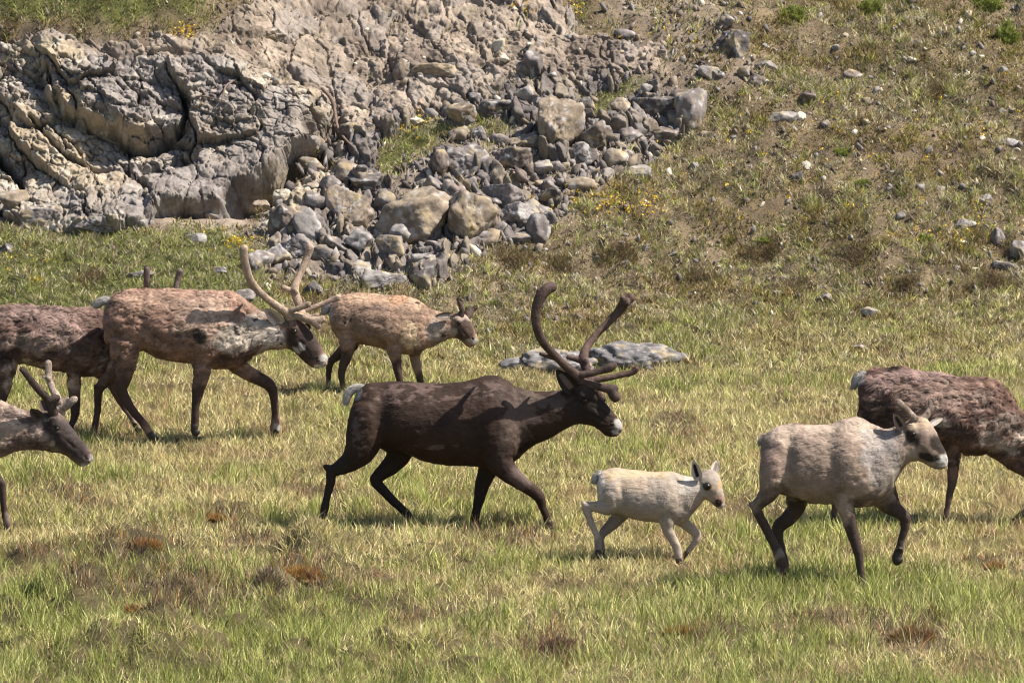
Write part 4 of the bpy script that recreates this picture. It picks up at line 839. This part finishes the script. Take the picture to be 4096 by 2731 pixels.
make('grizzled neck caribou with one dark and one pale antler, cut by the lower left edge', None, (0, 1400, .4677), 2118, dict(
    cx=60, base=(.16, .115, .095), mott=.3, legy=1080, shag=.6, hn=1.3,
    trunk=[(-1530, 420, -1530, 560, .05), (-1480, 330, -1500, 760, .15), (-1350, 290, -1380, 900, .22), (-1100, 280, -1100, 960, .26), (-800, 290, -800, 1010, .28), (-500, 290, -500, 1040, .27), (-300, 310, -280, 1070, .24), (-130, 370, -130, 1040, .18), (-20, 430, -30, 950, .13)],
    neck=[(-200, 350, -180, 1010, .2), (-60, 395, -60, 940, .165), (60, 455, 60, 900, .14), (180, 500, 180, 855, .115), (300, 512, 300, 850, .1), (410, 520, 410, 860, .088)],
    head=[(360, 530, 370, 855, .07), (450, 520, 440, 868, .09), (525, 545, 520, 885, .09), (600, 640, 580, 915, .076), (680, 738, 640, 955, .062), (740, 808, 672, 978, .055), (780, 860, 695, 988, .05), (797, 900, 740, 985, .035), (801, 925, 782, 965, .015)],
    legs=[[(-150, 880, 130, -.12), (-140, 1000, 90, -.13), (-70, 1070, 60), (-10, 1115, 45), (15, 1160, 38), (20, 1230, 31), (30, 1330, 29), (45, 1410, 31), (60, 1480, 33), (68, 1545, 30)], [(-230, 900, 110, .12), (-260, 1040, 75), (-280, 1160, 48), (-300, 1300, 34), (-310, 1420, 28), (-315, 1530, 30)],
          [(-1400, 650, 140, -.12), (-1400, 850, 120), (-1430, 1000, 70), (-1480, 1080, 45), (-1480, 1250, 32), (-1490, 1400, 28), (-1490, 1530, 30)], [(-1250, 850, 120, .12), (-1180, 1000, 80), (-1260, 1120, 48), (-1250, 1250, 34), (-1180, 1400, 29), (-1130, 1530, 30)]],
    extra=[[(460, 600, 70, -.04), (475, 665, 60, -.058), (510, 740, 50, -.045)]],
    patch=[((.42, .32, .26), [(-30, 700, 200, 140), (110, 650, 130, 70), (20, 460, 90, 60)], 60, .8), ((.09, .065, .06), [(60, 560, 80, 35), (150, 540, 50, 20)], 30, .7), ((.12, .085, .075), [(190, 790, 190, 60, -.2)], 30, .85), ((.3, .23, .2), [(330, 700, 90, 70), (180, 500, 60, 25)], 40, .75),
           ((.034, .025, .024), [(600, 760, 230, 150, .75), (450, 640, 90, 110)], 22, .93), ((.36, .29, .25), [(395, 600, 28, 18), (450, 800, 30, 30)], 16, .8), (DBR, [(20, 1300, 120, 280)], 30, .9), ((.22, .17, .15), [(60, 1440, 30, 60)], 15, .7), (WHT, [(783, 918, 20, 36)], 9), (WHT, [(730, 972, 46, 15, -.1)], 8)],
    faceb=[(590, 760, 230, 180, .75)], eye=(483, 672, .02), nostril=(738, 918), dent=[(600, 800, 90, 12, .7, .006), (738, 918, 22, 14, 1, .007), (485, 672, 34, 20, .4, .008)],
    ears=[((350, 590), (262, 505), 52, -.08, -.12, (.07, .05, .045), (.03, .022, .02)), ((420, 540), (350, 430), 45, .07, .12, (.08, .055, .05), (.08, .06, .055))],
    antlers=[dict(c=(.075, .052, .046), t=[[(452, 550, 40, -.05), (438, 480, 42, -.07), (405, 415, 36, -.1), (330, 335, 32, -.15), (260, 250, 30, -.2), (215, 190, 29, -.22), (192, 165, 28, -.22)], [(410, 430, 30, -.1), (460, 415, 32, -.1), (492, 405, 27, -.1)], [(470, 430, 24, -.09), (492, 450, 20, -.09)]]),
             dict(c=(.34, .27, .22), t=[[(525, 530, 36, .05), (510, 450, 36, .08), (465, 360, 32, .12), (430, 280, 30, .16), (415, 190, 31, .19), (415, 115, 32, .2)], [(410, 240, 20, .17), (375, 225, 13, .17)], [(505, 500, 34, .05), (560, 485, 34, .04), (620, 430, 34, .03), (640, 418, 28, .03)], [(530, 440, 28, .07), (575, 420, 22, .07)]])],
    tail=[(-1500, 340, 35), (-1560, 360, 38), (-1590, 420, 24)]), 105)

make('cream white caribou calf with dark eye and raised foreleg trotting behind the pale cow', None, (2250, 1750, .3507), 2228, dict(
    cx=2600, cat='caribou calf', base=(.37, .31, .26), mott=.10, legy=1000, shag=.03, hn=1.0, vox=.009,
    trunk=[(395, 500, 400, 640, .04), (420, 410, 410, 700, .095), (500, 365, 470, 800, .125), (620, 345, 580, 870, .14), (760, 360, 740, 905, .15), (900, 375, 880, 945, .155), (1040, 390, 1040, 960, .155), (1180, 385, 1180, 980, .145), (1290, 398, 1300, 990, .125), (1380, 430, 1420, 950, .10), (1440, 455, 1470, 880, .08)],
    neck=[(1270, 400, 1290, 960, .125), (1400, 437, 1450, 900, .1), (1480, 440, 1540, 805, .082), (1560, 430, 1610, 710, .07)],
    head=[(1520, 450, 1570, 690, .06), (1590, 385, 1640, 705, .074), (1680, 358, 1690, 735, .08), (1770, 395, 1722, 765, .074), (1808, 490, 1742, 783, .06), (1828, 590, 1755, 797, .048), (1850, 690, 1772, 806, .042), (1855, 750, 1812, 808, .028)],
    legs=[[(560, 660, 150, -.06), (540, 770, 115, -.07), (450, 790, 82, -.08), (370, 785, 62), (295, 775, 48), (258, 785, 42), (285, 860, 43), (325, 960, 40), (368, 1060, 39), (398, 1140, 40), (410, 1220, 46), (408, 1310, 44)], [(700, 830, 95, .06), (620, 930, 80, .07), (530, 1020, 66), (460, 1090, 53), (430, 1160, 48), (440, 1230, 43), (455, 1310, 43)],
          [(1190, 780, 140, -.05), (1190, 920, 95, -.07), (1200, 1040, 70), (1240, 1130, 57), (1280, 1200, 53), (1308, 1270, 52), (1320, 1340, 50), (1330, 1410, 46)], [(1320, 900, 90, .05), (1400, 980, 66, .07), (1480, 1050, 58), (1530, 1105, 52), (1528, 1155, 46), (1490, 1220, 37), (1440, 1280, 34), (1405, 1330, 34)]],
    extra=[[(240, 745, 25, -.08), (270, 775, 38)], [(1620, 520, 45, -.045), (1645, 570, 42, -.058), (1680, 620, 36, -.045)]],
    patch=[((.50, .38, .24), [(880, 400, 420, 60), (560, 420, 130, 60)], 50, .75), ((.47, .36, .25), [(820, 540, 200, 90)], 70, .5), ((.27, .23, .20), [(850, 800, 300, 120), (1330, 850, 130, 90), (560, 800, 120, 60)], 80, .5), ((.15, .125, .112), [(580, 1020, 190, 150, -.6), (430, 1230, 90, 100)], 30, .7), ((.54, .50, .46), [(1450, 560, 130, 100), (430, 560, 60, 150)], 50, .7),  # grey lower flanks and far hind leg: shade painted into the coat
           ((.16, .11, .09), [(1740, 760, 60, 22, .4)], 10, .8), ((.55, .33, .13), [(1680, 560, 45, 42, .6), (1795, 540, 22, 60)], 12, .7), ((.26, .17, .13), [(1800, 715, 60, 62, .3)], 22, .85), ((.035, .02, .018), [(1785, 745, 48, 40)], 14, .85), ((.48, .43, .4), [(1835, 775, 24, 30), (1800, 795, 40, 12)], 8, .8), ((.012, .009, .008), [(1648, 553, 60, 54, .5)], 5, .97), ((.40, .34, .30), [(1720, 480, 50, 60)], 20, .6)],
    faceb=[(1720, 620, 190, 230, .8)], eye=(1648, 556, .026), nostril=(1775, 738), dent=[(685, 640, 45, 150, 0, .009), (1190, 640, 100, 200, 0, -.008), (560, 620, 90, 190, 0, -.008), (1085, 740, 60, 150, 0, .006), (1380, 760, 60, 120, .3, .008), (1700, 640, 45, 10, .5, .004), (1775, 738, 18, 12, 1, .005)],
    ears=[((1550, 470), (1488, 262), 58, -.06, -.09, (.52, .46, .42), (.02, .014, .014)), ((1725, 405), (1762, 258), 46, .05, .08, (.55, .5, .46), (.30, .22, .2))],
    tail=[(440, 400, 36), (400, 430, 40), (382, 475, 38), (385, 520, 26)], tailc=(.48, .45, .42)), 106)

make('pale greyish caribou cow with white muzzle and one foreleg raised, nearest on the right', None, (2900, 1400, .6379), 2318, dict(
    cx=3350, base=(.27, .205, .165), mott=.3, legy=960, shag=.28, hn=1.3,
    trunk=[(225, 600, 225, 700, .06), (245, 540, 235, 780, .13), (320, 482, 280, 870, .18), (430, 458, 400, 920, .21), (540, 466, 520, 955, .23), (660, 465, 640, 965, .24), (760, 432, 740, 975, .235), (840, 422, 850, 985, .225), (920, 462, 940, 975, .195), (980, 492, 1010, 925, .16), (1040, 505, 1060, 870, .13)],
    neck=[(890, 450, 930, 950, .175), (1000, 490, 1030, 880, .145), (1060, 478, 1095, 775, .12), (1120, 458, 1152, 705, .105), (1180, 440, 1195, 700, .095)],
    head=[(1120, 455, 1150, 690, .078), (1180, 418, 1185, 692, .092), (1250, 418, 1222, 697, .098), (1312, 490, 1262, 717, .084), (1352, 572, 1292, 737, .066), (1382, 632, 1322, 745, .054), (1398, 672, 1348, 747, .045), (1401, 702, 1388, 737, .02)],
    legs=[[(320, 680, 95, -.1), (300, 800, 88, -.12), (275, 890, 64), (225, 948, 43), (195, 985, 33), (222, 1050, 31), (270, 1140, 30), (310, 1220, 30), (342, 1290, 36), (358, 1350, 38), (366, 1440, 38)], [(460, 900, 80, .1), (440, 1000, 56, .12), (390, 1060, 50), (335, 1110, 42), (335, 1180, 34), (350, 1250, 31), (370, 1330, 30), (385, 1440, 32)],
          [(790, 760, 120, -.1), (755, 870, 82, -.12), (745, 950, 62, -.13), (770, 1030, 50), (790, 1110, 43), (815, 1190, 36), (836, 1270, 31), (846, 1350, 26), (856, 1420, 26), (868, 1490, 28)], [(970, 900, 85, .08), (1040, 980, 58, .1), (1100, 1020, 43), (1130, 1058, 37), (1126, 1120, 27), (1106, 1190, 25), (1098, 1240, 29), (1085, 1280, 36)]],
    extra=[[(168, 970, 18, -.12), (200, 985, 28)], [(1165, 485, 38, -.05), (1178, 525, 38, -.062), (1205, 570, 34, -.05)]],
    patch=[((.44, .35, .28), [(600, 480, 350, 45), (830, 490, 110, 70), (380, 520, 110, 70)], 40, .75), ((.26, .18, .15), [(290, 700, 90, 150), (560, 820, 200, 70)], 60, .6), ((.29, .27, .27), [(960, 640, 130, 160), (1050, 560, 60, 80)], 60, .65), ((.36, .32, .29), [(1010, 760, 110, 120), (900, 560, 60, 60)], 50, .65),  # darker lower flank patch is body shade put into the coat colour
           ((.30, .23, .2), [(1000, 700, 50, 90, .5), (850, 820, 100, 20, -.5)], 40, .5), ((.12, .08, .065), [(850, 945, 120, 35), (320, 900, 100, 60), (330, 500, 14, 8)], 30, .7), (DBR, [(300, 1100, 170, 190), (450, 1000, 100, 80), (1080, 1090, 120, 180), (830, 1270, 90, 330), (360, 1350, 60, 100), (380, 1250, 60, 150)], 30, .92), ((.36, .27, .22), [(745, 960, 40, 70)], 20, .7), ((.20, .16, .15), [(345, 1270, 26, 36), (1100, 1270, 28, 22)], 10, .7),
           ((.24, .18, .15), [(1245, 590, 120, 110)], 25, .7), ((.40, .3, .21), [(1230, 455, 75, 42)], 20, .8), ((.022, .016, .014), [(1178, 545, 44, 64, -.3), (1335, 600, 40, 88, -.65), (1262, 668, 76, 24, .3)], 12, .97), ((.17, .12, .10), [(1250, 600, 30, 62, -.3)], 18, .8), ((.3, .25, .22), [(1170, 650, 60, 30)], 16, .6), ((.46, .44, .42), [(1372, 694, 44, 42, .4)], 8, 1), ((.045, .035, .03), [(1085, 520, 26, 30)], 12, .6)],
    faceb=[(1270, 590, 150, 170, .7)], mane=[(1040, 850, 60, 120, .5)], eye=(1178, 526, .019), nostril=(1328, 678), dent=[(405, 680, 35, 120, 0, .026), (330, 560, 50, 60, 0, -.010), (770, 700, 75, 180, 0, -.018), (675, 720, 38, 150, 0, .014), (930, 720, 35, 120, 0, .012), (1250, 640, 60, 10, .7, .005), (1328, 680, 24, 12, .9, .007), (1350, 722, 40, 6, -.1, .005)],
    ears=[((1112, 490), (1060, 400), 34, -.07, -.12, (.22, .16, .14), (.03, .022, .02)), ((1285, 465), (1362, 425), 22, .08, .15, (.3, .25, .22), (.4, .37, .35))],
    antlers=[dict(c=(.30, .23, .19), t=[[(1192, 432, 23, -.04), (1162, 398, 20, -.06), (1118, 352, 20, -.08), (1088, 326, 20, -.09)]]), dict(c=(.30, .23, .19), t=[[(1245, 430, 28, .04), (1278, 385, 19, .06), (1292, 345, 18, .08), (1288, 322, 18, .09)], [(1283, 385, 18, .06), (1310, 365, 16, .06), (1326, 362, 15, .06)]])],
    tail=[(260, 545, 22, .05), (238, 560, 22, .05), (230, 590, 14, .05)], tailc=(.5, .42, .36)), 107)

make('shaggy reddish brown caribou bending its head down, cut off by the right edge', None, (3400, 1400, .5103), 2085, dict(
    cx=3800, base=(.12, .071, .057), mott=.5, legy=900, shag=1.05, hn=1.6,
    trunk=[(65, 290, 75, 380, .05), (95, 200, 90, 480, .15), (170, 150, 150, 580, .21), (260, 137, 250, 650, .24), (400, 137, 400, 700, .27), (550, 157, 550, 720, .285), (700, 178, 700, 755, .285), (850, 208, 850, 790, .28), (980, 212, 960, 820, .26), (1100, 215, 1080, 810, .23), (1190, 262, 1160, 810, .2), (1270, 350, 1220, 820, .16)],
    neck=[(1080, 225, 1050, 800, .2), (1230, 310, 1130, 840, .165), (1320, 430, 1230, 920, .13), (1400, 570, 1330, 980, .11), (1480, 700, 1410, 1020, .1)],
    head=[(1440, 680, 1380, 1000, .085), (1530, 770, 1450, 1080, .09), (1600, 880, 1520, 1130, .072), (1650, 980, 1580, 1165, .056), (1690, 1070, 1630, 1180, .035)],
    legs=[[(190, 400, 120, -.12), (165, 560, 95), (130, 700, 70), (60, 850, 48), (-30, 960, 36), (-80, 1080, 29), (-110, 1190, 27), (-130, 1300, 28)], [(260, 620, 100, .12), (340, 780, 60), (320, 900, 40), (300, 970, 35), (340, 1100, 28), (395, 1300, 28)],
          [(830, 600, 120, -.12), (805, 740, 80, -.13), (806, 850, 56), (806, 950, 46), (800, 1040, 38), (782, 1120, 30), (768, 1200, 25), (756, 1270, 23), (748, 1345, 26)], [(1120, 740, 90, .1), (1260, 860, 55, .12), (1420, 980, 42), (1500, 1100, 34), (1430, 1230, 30), (1350, 1290, 34), (1310, 1330, 38)]],
    patch=[((.27, .185, .165), [(500, 190, 420, 50), (250, 250, 150, 60)], 50, .7), ((.17, .10, .075), [(1080, 260, 150, 70), (450, 470, 150, 110), (1250, 350, 60, 90, .8)], 40, .75), ((.37, .27, .225), [(700, 380, 420, 150)], 120, .35), ((.07, .05, .045), [(200, 480, 150, 130), (210, 330, 50, 30, .5), (830, 600, 60, 60)], 35, .8), ((.17, .135, .115), [(1230, 560, 110, 80)], 25, .9), ((.44, .36, .30), [(1110, 700, 120, 70, .35), (1240, 760, 120, 55, .4), (1330, 700, 60, 60), (740, 570, 60, 50), (1060, 570, 60, 40)], 45, .75),
           ((.075, .05, .042), [(1100, 850, 260, 40, .45), (800, 1150, 80, 230), (1300, 1300, 120, 100)], 25, .85), ((.19, .115, .085), [(805, 880, 44, 150)], 25, .8), ((.5, .46, .43), [(80, 210, 50, 60)], 20, .7)],
    dent=[(300, 520, 60, 140, 0, .02), (850, 560, 100, 150, 0, -.014)], faceb=[(1580, 980, 150, 150)], eye=(1540, 900, .02), nostril=(1640, 1100), ears=[((1470, 760), (1440, 650), 45, -.08, -.14, (.2, .14, .12), (.1, .08, .07))],
    tail=[(120, 190, 30), (75, 205, 36), (45, 250, 32), (32, 300, 20)], hoof=1.2), 108)

# a dead root hanging from the soil bank above the dark hole
def root_wood(pts, r0, label):
    P = []
    for px, py, rr in pts:
        p = hit2(px, py); P.append(np.append(p-np.array([0, .07, -.02]), rr*np.linalg.norm(p-CAM)/FOC))
    A = catmull(np.array(P), 5); c, rad = A[:, :3], A[:, 3]; t = np.gradient(c, axis=0); t /= np.linalg.norm(t, axis=1)[:, None]
    ax = np.cross(t, [0, 1., .1]); ax /= np.linalg.norm(ax, axis=1)[:, None]; ay = np.cross(ax, t)
    V, F, T = rings(c, ax*rad[:, None], -ay*rad[:, None], 8)
    tag(mesh('dead_root', V, [F, T], None, M_twig), label, 'root', 'dead roots in the bank')
root_wood([(1290, 360, 7), (1325, 400, 8), (1340, 450, 7), (1350, 510, 6), (1375, 555, 6), (1420, 600, 3)], 1, 'long bent dead root hanging over the dark hole in the slope')
root_wood([(1010, 270, 3), (950, 320, 4), (905, 350, 4), (890, 400, 3), (850, 450, 2)], 1, 'thin twisted dead root on the top of the cliff')
root_wood([(740, 395, 3), (820, 392, 3), (900, 410, 2)], 1, 'short straight dead twig across the vertical crack')
